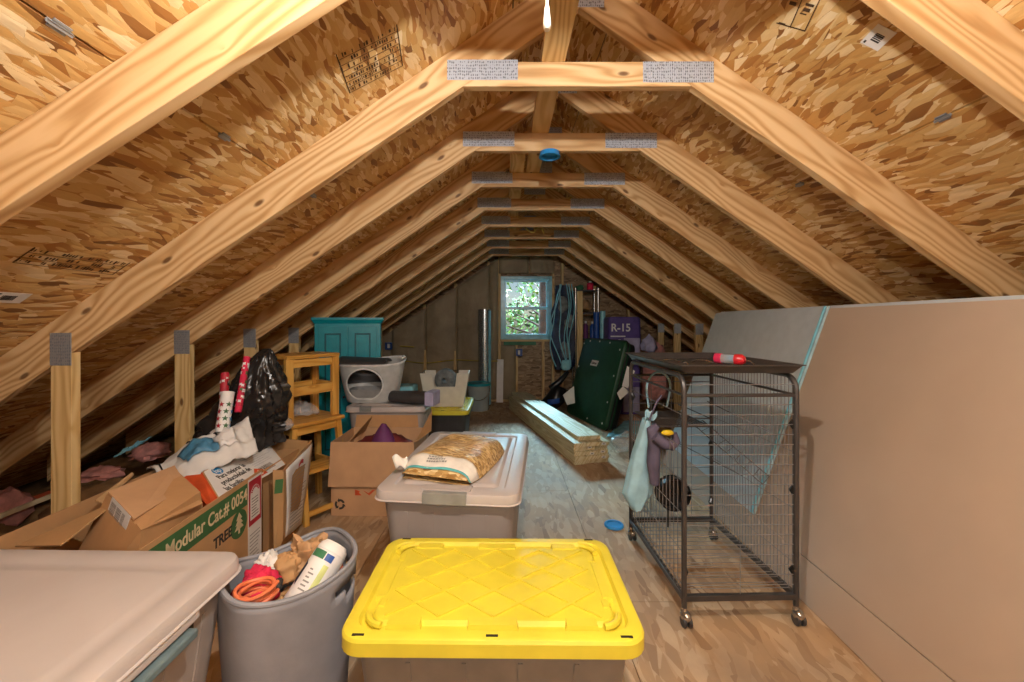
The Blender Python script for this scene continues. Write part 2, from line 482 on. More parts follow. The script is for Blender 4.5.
def stamp(px, py, side, w, h, rows, rot=0, seed=1):
    h0 = h
    """black grade stamp, worn beyond reading: a ruled block of broken strokes"""
    x, y = hit(px, py, side); m = deck(side, x, y) @ Matrix.Rotation(rot, 4, 'Z')
    b = MB(); rng = random.Random(seed); rh = h / rows
    for r in range(rows):
        y0 = -h / 2 + r * rh; xx = -w / 2
        lay(b, m, rect(-w / 2, y0, w / 2, y0 + rh * .06), .0006)
        while xx < w / 2 - rh * .3:
            ww = rh * rng.uniform(.08, .26)
            if rng.random() < .6:
                a = rng.uniform(.18, .4)
                lay(b, m, rect(xx, y0 + rh * a, xx + ww, y0 + rh * rng.uniform(.65, .9)), .0006)
            xx += ww + rh * .15
    for xx in (-w / 2, w / 2): lay(b, m, rect(xx - .002, -h / 2, xx + .002, h / 2), .0006)
    return b.build('grade_stamp', 'stampink', ce)
stamp(372, 60, -1, .24, .20, 7, R(80), 4)
stamp(78, 262, -1, .34, .09, 3, R(0), 9)
stamp(800, 5, 1, .16, .10, 2, R(20), 5)
for px, py, side in ((59, 26, -1), (224, 136, -1), (313, 195, -1), (943, 117, 1), (800, 184, 1)):
    x, y = hit(px, py, side); m = deck(side, x, y, .001)
    b = MB()
    lay(b, m, rect(-.018, -.012, .018, .012), .004); lay(b, m, rect(-.026, -.004, .026, .004), .007)
    b.build('panel_clip', 'platedark', ce)

# floor
mb = MB(); xs = [-1.96, -.74, .48, 1.70, 2.7]
for i, (a, b) in enumerate(zip(xs, xs[1:])):
    ys = [YB] + [y for y in (-.6 + 1.22 * (i % 2) + 2.44 * j for j in range(4)) if YB < y < YW] + [YW + .1]
    for c, d in zip(ys, ys[1:]):
        mb.span((a + .0015, c + .0015, -.02), (b - .0015, d - .0015, 0))
struct(mb.build('floor', 'floor', base=False, uvm=lambda p, n: (p.y + p.z, p.x + p.z)))
mb = MB(); mb.span((-4.0, YB, -.06), (-1.96, YW + .1, -.03)); mb.span((2.7, YB, -.06), (4.6, YW + .1, -.03)); mb.span((-1.96, YB, -.06), (2.7, YW + .1, -.021))
struct(mb.build('floor', 'brownins', base=False))

# gable behind the camera
def gable(x0, x1, ya, yb, name, mat, z0=0, hole=None):
    b = MB()
    def col(a, c, lo, hi=None):
        tops = [(x, (zl(x) if x < XR else zr(x)) + TV - .004) for x in ([a, c] if not (a < XR < c) else [a, XR, c])]
        if hi is not None: tops = [(a, hi), (c, hi)]
        b.prism([(a, ya, lo), (c, ya, lo)] + [(x, ya, z) for x, z in tops[::-1]], (0, yb - ya, 0))
    if hole:
        hx0, hx1, hz0, hz1 = hole
        col(x0, hx0, z0); col(hx1, x1, z0); col(hx0, hx1, z0, hz0); col(hx0, hx1, hz1)
    else: col(x0, x1, z0)
    return b.build(name, mat, base=False, uvm=lambda p, n: (p.x + p.y * .7, p.z))
struct(gable(-3.5, 4.15, YB - .02, YB, 'wall_back', 'osbwall', -.03))
WX0, WX1, WZ0, WZ1 = -.055, .745, 1.02, 2.01
wf = struct(gable(-3.5, 4.15, YW, YW + .012, 'wall_far', 'osbwall', -.03, (WX0, WX1, WZ0, WZ1)))
def top_in(x): return (zl(x) if x < XR else zr(x)) - .01
for x in (-2.45, -1.85, -1.30, -.80, -.27, .93, 1.45, 2.0, 2.55):
    b = MB(); z1 = min(top_in(x - .02), top_in(x + .02)) + .08
    b.span((x - .019, YW - .088, 0.039), (x + .019, YW - .001, z1))
    b.build('stud', 'stud', wf, grain=((0, 0, 1), (1, 0, 0), (0, 1, 0)))
for x, z0, z1 in ((.19, .039, WZ0 - .05), (.62, .039, WZ0 - .05), (-.09, .039, 2.45), (.78, .039, 2.25)):
    b = MB(); b.span((x - .019, YW - .088, z0), (x + .019, YW - .001, z1)); b.build('stud', 'stud', wf, grain=((0, 0, 1), (1, 0, 0), (0, 1, 0)))
b = MB(); b.span((-2.6, YW - .089, 0), (2.9, YW - .001, .038)); b.build('bottom_plate', 'stud', wf, grain=((1, 0, 0), (0, 0, 1), (0, 1, 0)))
b = MB(); b.span((-.06, YW - .09, WZ0 - .05), (.76, YW - .001, WZ0 - .012)); b.build('sill_plate', 'stud', wf, grain=((1, 0, 0), (0, 0, 1), (0, 1, 0)))
b = MB(); b.span((-.02, YW - .1, WZ0 - .105), (.50, YW - .089, WZ0 - .052)); b.build('sill_wrap', 'greenboard', wf)
def batt(x0, x1, z0, z1f, seed, gap=.0):
    """kraft faced insulation bulging between two studs"""
    b = MB()
    def fn(u, v):
        x = x0 + (x1 - x0) * u; zt = z1f(x) ; z = z0 + (zt - z0) * v
        bulge = .032 * (sin(pi * u) if 0 < u < 1 else 0) * (sin(pi * min(.97, max(.03, v))) ** .25)
        w = noise.noise(Vector((x * 5, z * 2.2, seed))) * .022 + noise.noise(Vector((x * 14, z * 9, seed))) * .006
        return (x, YW - .093 - bulge - w * (1 if 0 < u < 1 else .2), z)
    b.grid(fn, 14, 34); b.build('kraft_batt', 'kraft', wf, smooth=True, solid=.004)
edges = [-3.1, -2.43, -1.83, -1.28, -.78, -.25, -.11]
for i, (a, c) in enumerate(zip(edges, edges[1:])): batt(a + .001, c - .001, .04, top_in, i + 1)
batt(-.10, .38, WZ1 + .06, top_in, 11); batt(.40, .80, WZ1 + .06, top_in, 12); batt(-.07, .17, .04, lambda x: WZ0 - .11, 13)

# window
wn = MB()
def ring_frame(b, x0, x1, z0, z1, w, y0, y1):
    b.span((x0, y0, z0), (x0 + w, y1, z1)); b.span((x1 - w, y0, z0), (x1, y1, z1))
    b.span((x0 + w, y0, z0), (x1 - w, y1, z0 + w)); b.span((x0 + w, y0, z1 - w), (x1 - w, y1, z1))
ring_frame(wn, WX0 - .015, WX1 + .015, WZ0 - .015, WZ1 + .015, .05, YW - .10, YW + .02)
win = struct(wn.build('window_1', 'paleblue', base=False, bevel=.004))  # frame and sashes are white; the daylight's blue cast is in their colour
zm = (WZ0 + WZ1) / 2 - .005
b = MB(); ring_frame(b, WX0 + .03, WX1 - .03, WZ0 + .03, zm + .02, .042, YW - .085, YW - .045); b.build('lower_sash', 'paleblue', win, bevel=.004)
b = MB(); ring_frame(b, WX0 + .03, WX1 - .03, zm - .02, WZ1 - .03, .042, YW - .04, YW - .0); b.build('upper_sash', 'paleblue', win, bevel=.004)
b = MB(); b.span((WX0 + .07, YW - .067, WZ0 + .07), (WX1 - .07, YW - .063, zm - .02)); b.build('pane', 'glass', win)
b = MB(); b.span((WX0 + .07, YW - .022, zm + .02), (WX1 - .07, YW - .018, WZ1 - .07)); b.build('pane', 'glass', win)
b = MB(); b.span((.30, YW - .095, zm + .018), (.38, YW - .07, zm + .036)); b.build('sash_lock', 'porcelain', win)

# ------------------------------------------------------------------ roof trusses
def lumber_poly(name, pts, y0, t, axis, parent, mat='lumber'):
    ax = Vector((axis[0], 0, axis[1])).normalized(); pr = Vector((-ax.z, 0, ax.x))
    b = MB(); b.prism([(x, y0, z) for x, z in pts], (0, t, 0))
    return b.build(name, mat, parent, grain=(ax, pr, (0, 1, 0)), bevel=.0022)
def truss_plate(x0, x1, z0, z1, parent, mat='plate', tilt=None, y=-.0015):
    b = MB(); b.span((x0, y, z0), (x1, y + .0015, z1)); return b.build('nail_plate', mat, parent)
def make_truss():
    t = thing('roof_truss', '', 'roof truss', (0, 0, 0), 0, 'roof trusses')
    xe, xf = -3.38, 3.98
    lumber_poly('rafter', [(xe, zl(xe)), (XR, ZA), (XR, ZA + TV), (xe, zl(xe) + TV)], 0, .038, (1, SL), t)
    lumber_poly('rafter', [(XR + .0005, ZA), (xf, zr(xf)), (xf, zr(xf) + TV), (XR + .0005, ZA + TV)], 0, .038, (1, -SR), t)
    h = .104
    lumber_poly('collar_tie', [(-.178, ZB), (.794, ZB), (.794 - h / SR, ZB + h), (-.178 + h / SL, ZB + h)], 0, .038, (1, 0), t)
    for x0, zf in ((-1.927, zl), (2.28, zr)):
        x1 = x0 + .089
        lumber_poly('post', [(x0, 0), (x1, 0), (x1, zf(x1) - .001), (x0, zf(x0) - .001)], 0, .038, (0, 1), t, 'stud')
    truss_plate(-.245, .055, ZB + .026, ZB + .112, t); truss_plate(.585, .885, ZB + .016, ZB + .104, t)
    truss_plate(-1.929, -1.838, 1.09, 1.228, t, 'platedark'); truss_plate(2.279, 2.372, 1.13, 1.262, t, 'platedark')
    truss_plate(.20, .42, ZA + .0, ZA + .105, t)
    return t
T0 = make_truss(); T0.location = (0, 1.035, 0); T0.rotation_euler.z = R(1.8)
T0['label'] = 'nearest roof truss, its two rafters crossing the top corners of the picture'
tl = ['roof truss whose collar tie spans the top centre between two shiny nail plates',
      'roof truss with the round blue electrical box under its collar tie',
      'third roof truss with a whole collar tie in view, just beyond the blue electrical box',
      'roof truss in front of the teal cabinet, fifth from the window wall',
      'roof truss beyond the teal cabinet front, fourth from the window wall',
      'third roof truss from the window wall', 'second roof truss from the window wall', 'roof truss closest to the window wall']
TY = [1.713, 2.355, 2.98, 3.60, 4.21, 4.83, 5.44, 6.02]
for k, y in enumerate(TY):
    t = copy_tree(T0); t.location = (0, y, 0); t.rotation_euler.z = 0; t['label'] = tl[k]
# flat boards tying the trusses together
def board(name, a, c, label, cat, mat='stud', axis=0):
    b = MB(); b.span(a, c); gr = [((1, 0, 0), (0, 1, 0), (0, 0, 1)), ((0, 1, 0), (1, 0, 0), (0, 0, 1)), ((0, 0, 1), (1, 0, 0), (0, 1, 0))][axis]
    return tag(b.build(name, mat, grain=gr, bevel=.002), label, cat)
zt = ZB + .1045
board('brace_board', (.155, .1, zt), (.255, 3.3, zt + .038), 'flat brace board lying along the tops of the nearest collar ties', 'board', axis=1)
board('brace_board', (.035, 2.66, zt), (.135, 6.0, zt + .038), 'flat brace board beginning above the third collar tie, left of the other brace', 'board', axis=1)
# electrical box
eb = thing('electrical_box', 'round blue plastic electrical box under the second collar tie', 'electrical box', (.262, TY[1] + .019, ZB))
b = MB(); b.lathe([(.056, -.001), (.058, -.016), (.058, -.03), (.051, -.03), (.049, -.006), (.0, -.006)], n=24, cap=False); b.build('box_shell', 'blueplastic', eb, smooth=True)
b = MB(); b.lathe([(.062, -.024), (.063, -.030), (.056, -.031)], n=24, cap=False); b.build('box_rim', 'blueplastic', eb, smooth=True)
# lamp with its pull string, fixed to the brace board near the camera
LX, LY, LZ = .12, .47, 2.17
lamp = thing('ceiling_lamp', 'porcelain lampholder with a bare bulb, its white pull string hanging at top centre', 'lamp', (.092, .47, zt))
b = MB(); b.lathe([(.001, 0), (.065, 0), (.063, -.02), (.045, -.035), (.033, -.06), (.030, -.085), (.001, -.085)], n=28); b.build('lampholder', 'porcelain', lamp, smooth=True)
k = NT('bulb_glow'); k.b.inputs['Emission Color'].default_value = (1, .82, .6, 1); k.b.inputs['Emission Strength'].default_value = 25; k.b.inputs['Base Color'].default_value = (1, 1, 1, 1); k.set(.3); M['bulb'] = k.m
b = MB(); b.lathe([(.013, -.086), (.016, -.10), (.028, -.13), (.030, -.145), (.024, -.165), (.001, -.176)], n=24); b.build('bulb', 'bulb', lamp, smooth=True)
b = MB(); e = P(547, 26, .60); s0 = Vector((.075, .51, zt - .03))
e.y = .60
b.tube([s0, s0 + Vector((-.03, .04, -.08)), Vector((e.x, e.y, s0.z - .2)), Vector((e.x, e.y, e.z))], .0023, 8)
b.build('pull_string', 'porcelain', lamp, world=True, smooth=True)
b = MB(); b.lathe([(.001, .030), (.0035, .028), (.005, .012), (.0062, 0), (.0045, -.006), (.001, -.007)], c=e, n=14); b.build('pull_knob', 'porcelain', lamp, world=True, smooth=True)

# ------------------------------------------------------------------ sloping drywall on the right
def dw(Y, z, out=0):
    """point of the sloping drywall face: out = metres towards the room"""
    return Vector((1.27 + .0446 * Y + .36 * z - out * .94, Y + out * .04, z + out * .338))
def sheet(name, y0, y1, z0, z1, out, t, label, mat='drywall', cat='drywall sheet', group='leaning drywall sheets'):
    b = MB()
    q = [dw(y0, z0, out), dw(y1, z0, out), dw(y1, z1, out), dw(y0, z1, out)]
    b.mi = 0; b.hexa(q + [Vector(p) + Vector((.94, -.04, -.338)) * t for p in q])
    o = b.build(name, mat, bevel=.0015); return tag(o, label, cat, group)
sheet('drywall_sheet', -1.2, 2.317, .166, 1.355, 0, .0122, 'large tan drywall sheet leaning beside the cage, nearer than the shiny strip')
sheet('drywall_sheet', 2.345, 3.69, .166, 1.352, 0, .0122, 'grey faced drywall sheet leaning behind the cage, beyond the shiny strip', 'drywallpaper')
sheet('drywall_sheet', -1.2, 3.68, .004, .163, .0, .0122, 'narrow strip of drywall along the floor under the large sheets')
sheet('drywall_sheet', -1.2, 3.71, .01, 1.366, -.0125, .0122, 'pale edged drywall sheet directly behind the front sheets, its top edge showing', 'drywallpaper')
sheet('drywall_sheet', -1.2, 3.66, .02, 1.380, -.026, .0122, 'rearmost drywall sheet of the leaning stack, its top edge highest', 'drywallpaper')
b = MB()
for mi, y0, y1, o_ in ((0, 2.3180, 2.3285, .012), (1, 2.3290, 2.3345, .006), (2, 2.3350, 2.3445, .016)):
    b.mi = mi
    q = [dw(y0, .17, o_), dw(y1, .17, o_), dw(y1, 1.364, o_), dw(y0, 1.364, o_)]
    b.hexa(q + [Vector(p) + Vector((.94, -.04, -.338)) * o_ for p in q])
tag(b.build('joint_strip', ['metalstrip', 'platedark', 'paleblue']), 'long shiny pale blue metal strip running down the drywall behind the cage', 'metal strip')

# low ledge of the eave floor with loose insulation
def lump(c, r, mat, name, label, cat, seed=0, amp=.25, kind=None, group=None, n=20, m=12):
    b = MB(); b.ball((0, 0, 0), 1, n, m)
    for v in b.bm.verts:
        d = v.co.normalized(); k_ = 1 + amp * (noise.noise(d * 1.6 + Vector((seed, 0, 0))) + .6 * noise.noise(d * 4 + Vector((0, seed, 0))) + .35 * noise.noise(d * 9 + Vector((0, 0, seed))))
        v.co = Vector((d.x * r[0] * k_, d.y * r[1] * k_, max(d.z, -.55) * r[2] * k_))
    bmesh.ops.translate(b.bm, vec=Vector(c), verts=b.bm.verts)
    return tag(b.build(name, mat, smooth=True, ang=60), label, cat, group, kind)
b = MB()
def fn(u, v):
    x = -3.45 + 1.49 * u; y = -.4 + 6.85 * v
    z = .02 + .07 * noise.noise(Vector((x * 3, y * 3, 1))) + .035 * noise.noise(Vector((x * 9, y * 9, 4))) + .015 * noise.noise(Vector((x * 25, y * 25, 4)))
    return (x, y, max(-.028, z + .03 * (u < .3)))
b.grid(fn, 50, 200)
tag(b.build('loose_insulation', 'brownins', smooth=True, base=False), 'brown loose insulation covering the eave floor behind the left posts', 'insulation', kind='stuff')
# ------------------------------------------------------------------ storage totes
def tote_body(W, L, H, name, mat, par, taper=.86, r=.05, ribs=True):
    b = MB(); rs = []
    for f, z in ((.97, 0.0), (1, .006), (1, .02)): rs.append(rrect(W * taper * f, L * taper * f, r, z))
    n = 7
    for i in range(1, n + 1):
        t = i / n; k = taper + (1 - taper) * t * .93
        rs.append(rrect(W * k, L * (taper + (1 - taper) * t * .95), r, .02 + (H - .05) * t))
    rs.append(rrect(W * .985, L * .99, r, H - .03)); rs.append(rrect(W * .985, L * .99, r, H))
    b.loft(rs)
    if ribs:
        for s in (-1, 1):
            for x in (-.3, -.1, .1, .3):
                y0 = s * L / 2 * taper; y1 = s * L / 2 * (taper + (1 - taper) * .9)
                b.bar((x * W * .9, y0, .03), (x * W, y1, H * .9), .012, .006, (0, s, 0))
    return b.build(name, mat, par, smooth=True, ang=35)
def grey_tote(label, loc, rz, W, L, H, latchmat='latch', group='grey lidded totes', latches=(-1, 1), cat='tote', dip=.007):
    t = thing('storage_tote', label, cat, loc, rz, group)
    tote_body(W * .93, L * .95, H - .035, 'body', 'greybody', t, .84, .06)
    b = MB(); z = H; r = .055
    prof = [(.000, -.040), (-.006, -.040), (-.001, -.036), (0, -.012), (.004, -.003), (.012, 0), (.060, 0), (.068, -dip), (.092, -dip), (.102, .001 * dip / .007), (.112, .003 * dip / .007)]
    b.loft([rrect(W - 2 * i, L - 2 * i, max(.012, r - i * .4), z + h) for i, h in prof[1:]])
    for s in (-1, 1) if dip > .005 else ():                                     # raised grip block on the rim by each latch
        b.box((0, s * (L / 2 - .045), z + .003), (W * .34, .05, .008))
    b.build('lid', 'greylid', t, smooth=True, ang=30)
    for s in latches:
        b = MB(); y = s * L / 2
        w = W * .30
        prof2 = [(y - s * .022, z + .001), (y - s * .012, z + .004), (y + s * .006, z + .001), (y + s * .010, z - .03), (y + s * .011, z - .042), (y + s * .004, z - .043), (y + s * .002, z - .03), (y - s * .004, z - .006), (y - s * .022, z - .004)]
        b.prism([(-w / 2, a, c) for a, c in prof2], (w, 0, 0)); b.build('latch', latchmat, t, bevel=.002)
    return t
# front: black-based tote with a yellow diamond-pattern lid
ty = thing('storage_tote', 'smoky tote with a bright yellow diamond patterned lid in the front centre', 'tote', (-.03, 1.224, 0), R(-.6), 'yellow lidded totes')
def yellow_tote(t, W, L, H, bodymat):
    tote_body(W * .91, L * .90, H - .03, 'body', bodymat, t, .86, .05)
    b = MB(); z = H
    prof = [(.004, -.045), (0, -.043), (0, -.010), (.004, -.003), (.010, 0), (.034, 0), (.040, -.012), (.062, -.012), (.070, -.002), (.074, -.001)]
    b.loft([rrect(W - 2 * i, L - 2 * i, max(.02, .06 - .35 * i), z + h) for i, h in prof])
    fw, fl = W - .20, L - .165
    # raised diamond ribs of the middle panel
    cw, cl = fw / 4.0, fl / 3.0
    for sgn in (-1, 1):
        for k in range(-8, 9):
            # line  x/cw*... : y = sgn*(cl/cw)*(x) + k*cl
            p = []
            for i in range(241):
                x = -fw / 2 + fw * i / 240; y = sgn * cl / cw * x + (k + .5) * cl
                if abs(y) <= fl / 2: p.append((x, y))
            zc = z + .0006 + .0004 * sgn
            if len(p) > 6: b.bar((p[0][0], p[0][1], zc), (p[-1][0], p[-1][1], zc), .0085, .0055)
    def block(x, y, sx, sy, h=.0085): b.hexa([(x - sx / 2, y - sy / 2, z - .012), (x + sx / 2, y - sy / 2, z - .012), (x + sx / 2, y + sy / 2, z - .012), (x - sx / 2, y + sy / 2, z - .012)] + [(x + i * (sx / 2 - .004), y + j * (sy / 2 - .004), z + h - .006) for i, j in ((-1, -1), (1, -1), (1, 1), (-1, 1))])
    for s in (-1, 1):
        yb_ = s * (L / 2 - .062)
        for x, w in ((-.40, .16), (0, .23), (.40, .15)): block(x * fw, yb_, w * fw, .036)
        xb = s * (W / 2 - .068)
        block(xb, 0, .034, .55 * fl); block(xb - s * .012, .34 * fl, .024, .12 * fl); block(xb - s * .012, -.34 * fl, .024, .12 * fl)
        for q in (-1, 1):
            arc = [(s * (W / 2 - .105 + .05 * cos(a)), q * (L / 2 - .10 + .05 * sin(a)), z - .002) for a in [R(5 + 80 * i / 8) for i in range(9)]]
            b.tube(arc, .009, 8)
    b.build('lid', 'yellow', t, smooth=True, ang=28)
    for x, y in ((-.43, -1), (0, -1), (.43, -1), (-.42, 1), (.42, 1)):
        b = MB(); b.box((x * W, y * (L / 2 - .016), z + .0002), (.030, .007, .0016)); b.build('slot', 'slot', t)
    for s in (-1, 1):
        b = MB(); b.box((s * W * .455, 0, z - .075), (.03, L * .4, .05)); b.build('handle', bodymat, t, bevel=.008)
yellow_tote(ty, .775, .478, .495, 'smoke')
t2 = grey_tote('grey lidded tote carrying the bag of wood pellets', (-.195, 2.035, 0), R(-5.6), .59, .90, .60)
t3 = grey_tote('big grey tote cut off by the lower left corner', (-1.222, .905, 0), R(-91), .58, .92, .603, latches=(), dip=.0025)
for y_, z_, m_, nm in ((.447, .548, 'greylid', 'latch'), (.462, .520, 'latchteal', 'handle')):
    b = MB(); b.box((0, y_, z_), (.22 if nm == 'latch' else .17, .03, .022)); b.build(nm, m_, t3, bevel=.005)
b = MB(); b.box((0, .437, .535), (.20, .03, .05)); b.build('latch_recess', 'slot', t3)
# grey chest behind the cardboard box
t4 = grey_tote('wide grey lidded tote under the plastic cat litter box', (-.93, 3.345, 0), R(90), .47, .62, .623, group='grey lidded totes', latches=())
b = MB(); b.prism([(-.238, .10, .585), (-.243, .10, .623), (-.230, .10, .629), (-.230, .10, .585)], (0, .09, 0)); b.build('latch', 'latch', t4, bevel=.002)
# small tote far back with its own yellow lid
tb = thing('storage_tote', 'small dark tote with a plain yellow lid far back under the white bin', 'tote', (-.605, 4.28, 0), R(0), 'yellow lidded totes')
yellow_tote(tb, .50, .74, .42, 'darkgrey')

# ------------------------------------------------------------------ bag of pellets on the second tote
bg_ = thing('pellet_bag', 'clear bag of tan wood pellets with a white label end, on a grey tote', 'bag', (-.225, 1.93, .6035), R(-17))
def pil(u, v, W=.36, L=.50, h=.082):
    x = (u - .5) * W * (1 - .16 * (abs(v - .5) * 2) ** 4); y = (v - .5) * L
    e = max(0, (1 - abs(2 * u - 1) ** 6.0)) ** .7 * max(0, (1 - abs(2 * v - 1) ** 7)) ** .7
    z = h * e * (1 + .16 * noise.noise(Vector((x * 11, y * 9, 2)))) + .004
    if v < .04: z += .018 * (1 - v / .04)
    return Vector((x, y, z))
b = MB(); b.grid(lambda u, v: pil(u, v), 30, 40); b.grid(lambda u, v: (pil(u, v).x, pil(u, v).y, .0015), 6, 6)
b.build('sack', 'pellets', bg_, smooth=True, ang=80)
b = MB(); b.grid(lambda u, v: pil(u, .035 + v * .13) + Vector((0, -.004, .003 + .004 * noise.noise(Vector((u * 9, v * 4, 0))))), 24, 8); lb = b.build('label_band', 'pelletlabel', bg_, smooth=True, solid=.001)
b = MB(); b.grid(lambda u, v: pil(u, .028 + v * .018) + Vector((0, -.005, .0045)), 24, 3); b.build('label_stripe', 'tealstrip', bg_, smooth=True, solid=.001)
rng = random.Random(3)
b = MB()
for r_, (v0, n_) in enumerate(((.075, 9), (.10, 7), (.125, 5))):
    uu = .34
    for i in range(n_):
        w_ = rng.uniform(.014, .04); 
        b.grid(lambda u, v, uu=uu, w_=w_, v0=v0: pil(uu + u * w_, v0 + v * .014) + Vector((0, -.004, .0062)), 2, 1); uu += w_ + .008
b.build('faded_print', 'inkgrey', bg_)
b = MB(); b.grid(lambda u, v: Vector((-.19 + .05 * u - .02 * v, -.235 + .04 * u, .03 + .05 * v + .012 * sin(6 * u))), 8, 4); b.build('loose_corner', 'pelletlabel', bg_, smooth=True, solid=.001)
b = MB(); b.grid(lambda u, v: Vector((.02 + .14 * (u - .5) * (1 - .5 * v), .245 + .05 * v, .02 + .02 * v + .012 * sin(9 * u + 3 * v))), 12, 5); b.build('bag_end', 'clearbag', bg_, smooth=True, solid=.0008)

# ------------------------------------------------------------------ grey hamper and what is in it
hp = thing('hamper', 'soft grey rounded hamper full of odds and ends beside the front grey tote', 'hamper', (-.664, 1.243, 0), R(46))
b = MB(); n = 72; rings = []
nz = 22
for j in range(nz + 1):
    t = j / nz; k = .80 + .20 * t
    def rimz(p): return .53 + .022 * cos(2 * math.atan2(p.y, p.x)) 
    ring = sell(.180 * k, .150 * k, 3.3, 0, n)
    for p in ring: p.z = rimz(p) * t
    rings.append(ring)
b.loft(rings, True, False)
# slit handles at both ends
dels = []
for fc in b.bm.faces:
    c = fc.calc_center_median()
    if fc.calc_area() < .01 and c.y < 0:
        if ((c.x - .128) / .052) ** 2 + ((c.z - .462) / .021) ** 2 < 1: dels.append(fc)
bmesh.ops.delete(b.bm, geom=dels, context='FACES')
b.build('basket', 'hamper', hp, smooth=True, ang=60, solid=.010)
b = MB(); ring = sell(.180, .150, 3.3, 0, n)
for p in ring: p.z = .53 + .022 * cos(2 * math.atan2(p.y, p.x))
b.tube(ring, .0075, 8, True); b.build('rim', 'hamper', hp, smooth=True)
def blob(name, c, r, mat, label, cat, seed, amp=.35, flat=1):
    return lump(c, r, mat, name, label, cat, seed, amp, n=34, m=20)
bx = blob('pink_cloth', (-.735, 1.20, .478), (.055, .055, .058), 'pink', 'crumpled bright pink cloth in the grey hamper', 'cloth', 5, .32)
blob('filler_bag', (-.664, 1.245, .31), (.10, .10, .12), 'cardin', 'brown paper stuffing low down in the grey hamper', 'paper', 8)
blob('crumpled_paper', (-.655, 1.335, .485), (.075, .045, .065), 'brownpaper', 'crumpled brown paper standing at the back of the grey hamper', 'paper', 12, .6)
blob('plastic_bag', (-.755, 1.275, .485), (.04, .045, .05), 'cloth', 'crumpled pale plastic bag against the left rim of the hamper', 'bag', 15, .5)
blob('brown_bag', (-.695, 1.29, .488), (.045, .04, .045), 'cardin', 'dusky brown bag between the pink cloth and brown paper', 'bag', 17, .35)
M['plum_brown'] = M['plum']
def coil(c, rx, ry, tilt, turns, label, rz=0, seed=0):
    rng = random.Random(seed); pts = []
    m = Matrix.Translation(Vector(c)) @ Matrix.Rotation(rz, 4, 'Z') @ Matrix.Rotation(tilt, 4, 'X')
    N = turns * 22
    for i in range(N):
        a = 2 * pi * i / 22; k = 1 - .10 * rng.random() * 0 - .12 * sin(a * .31 + seed)
        pts.append(m @ Vector((rx * k * cos(a), ry * k * sin(a), .010 * (i / 22) + .004 * sin(2.3 * a))))
    b = MB(); b.tube(pts, .0052, 8); return tag(b.build('extension_cord', 'orangecord', smooth=True), label, 'cord', 'orange cords in the hamper')
coil((-.700, 1.135, .490), .048, .034, R(14), 5, 'coiled orange cord at the front of the grey hamper, below the pink cloth', R(35), 1)
coil((-.575, 1.300, .488), .040, .032, R(75), 4, 'orange cord loop behind the white canister in the hamper', R(40), 2)
b = MB(); b.tube([(-.675, 1.147, .50), (-.655, 1.165, .508), (-.665, 1.19, .51)], [.012, .013, .011], 10); tag(b.build('cord_plug', 'ink', smooth=True), 'black plug end beside the orange cord and white canister', 'plug')
cn = thing('wipes_canister', 'white wipes canister with a green and blue label leaning in the hamper', 'canister', (-.625, 1.185, .41))
ax = Vector((.085, .15, .155)).normalized()
rot = Vector((0, 0, 1)).rotation_difference(ax).to_matrix()
b = MB(); b.lathe([(.001, .0), (.048, .0), (.050, .004), (.050, .165), (.048, .176), (.036, .185)], axis=ax, n=36); b.build('bottle', 'white', cn, smooth=True, ang=30)
b = MB(); b.lathe([(.048, .176), (.049, .178), (.046, .194), (.036, .206), (.001, .210)], axis=ax, n=36); b.build('cap', 'white', cn, smooth=True, ang=30)
def wrap(name, mat, a0, a1, z0, z1, r=.0507, par=cn, zf=None):
    b = MB(); b.grid(lambda u, v: rot @ Vector((r * cos(a0 + (a1 - a0) * u), r * sin(a0 + (a1 - a0) * u), z0 + (z1 - z0) * v + (zf(u) if zf else 0))), 12, 2); return b.build(name, mat, par, smooth=True)
wrap('label_green', 'greenboard', R(215), R(272), .150, .172); wrap('label_blue', 'bluebox', R(276), R(305), .150, .170)
wrap('label_navy', 'navy', R(190), R(225), .085, .145, zf=lambda u: -.02 * u)
for i in range(6): wrap('label_line', 'inkgrey', R(250), R(250 + (26, 20, 24, 15, 22, 12)[i]), .06 + .011 * i, .064 + .011 * i)
wrap('label_yellow', 'lime', R(285), R(305), .02, .14)
# ------------------------------------------------------------------ cardboard boxes on the left
def wall_quad(b, a, c, z0, z1a, z1c=None, t=.005):
    """thin upright panel between ground points a and c"""
    a, c = Vector(a), Vector(c); d = (c - a).normalized(); n = Vector((-d.y, d.x, 0)) * t
    z1c = z1a if z1c is None else z1c
    q = [Vector((a.x, a.y, z0)), Vector((c.x, c.y, z0)), Vector((c.x, c.y, z1c)), Vector((a.x, a.y, z1a))]
    b.hexa(q + [p + n for p in q]); return b
def panel(b, q, t=.005):
    q = [Vector(p) for p in q]; n = (q[1] - q[0]).cross(q[2] - q[0]).normalized() * t
    b.hexa(q + [p - n for p in q]); return b
# long box with the green band
bx = thing('cardboard_box', 'long open cardboard box with a green band reading Modular Cat.# 0054', 'cardboard box', (-1.46, 1.66, 0))
N0, N1 = Vector((-1.178, 1.235, 0)), Vector((-1.222, 2.03, 0)); L0, L1 = Vector((-1.735, 1.215, 0)), Vector((-1.755, 2.03, 0))
zb = .535
b = MB(); wall_quad(b, N0, N1, .003, zb); wall_quad(b, N1, L1, .003, .40); wall_quad(b, L1, L0, .003, zb); wall_quad(b, L0, N0, .003, zb)
panel(b, [(L0.x, L0.y, .003), (N0.x, N0.y, .003), (N1.x, N1.y, .003), (L1.x, L1.y, .003)])
b.build('carton', 'card', bx, world=True)
fr = frame((N0.x + .0006, N0.y, 0), (N1 - N0), (0, 0, 1))       # local x along the box, y up, z out to the room
ln = (N1 - N0).length
b = MB(); lay(b, fr, rect(.0, .415, .67, .515), .0006); b.build('green_band', 'green', bx, world=True)
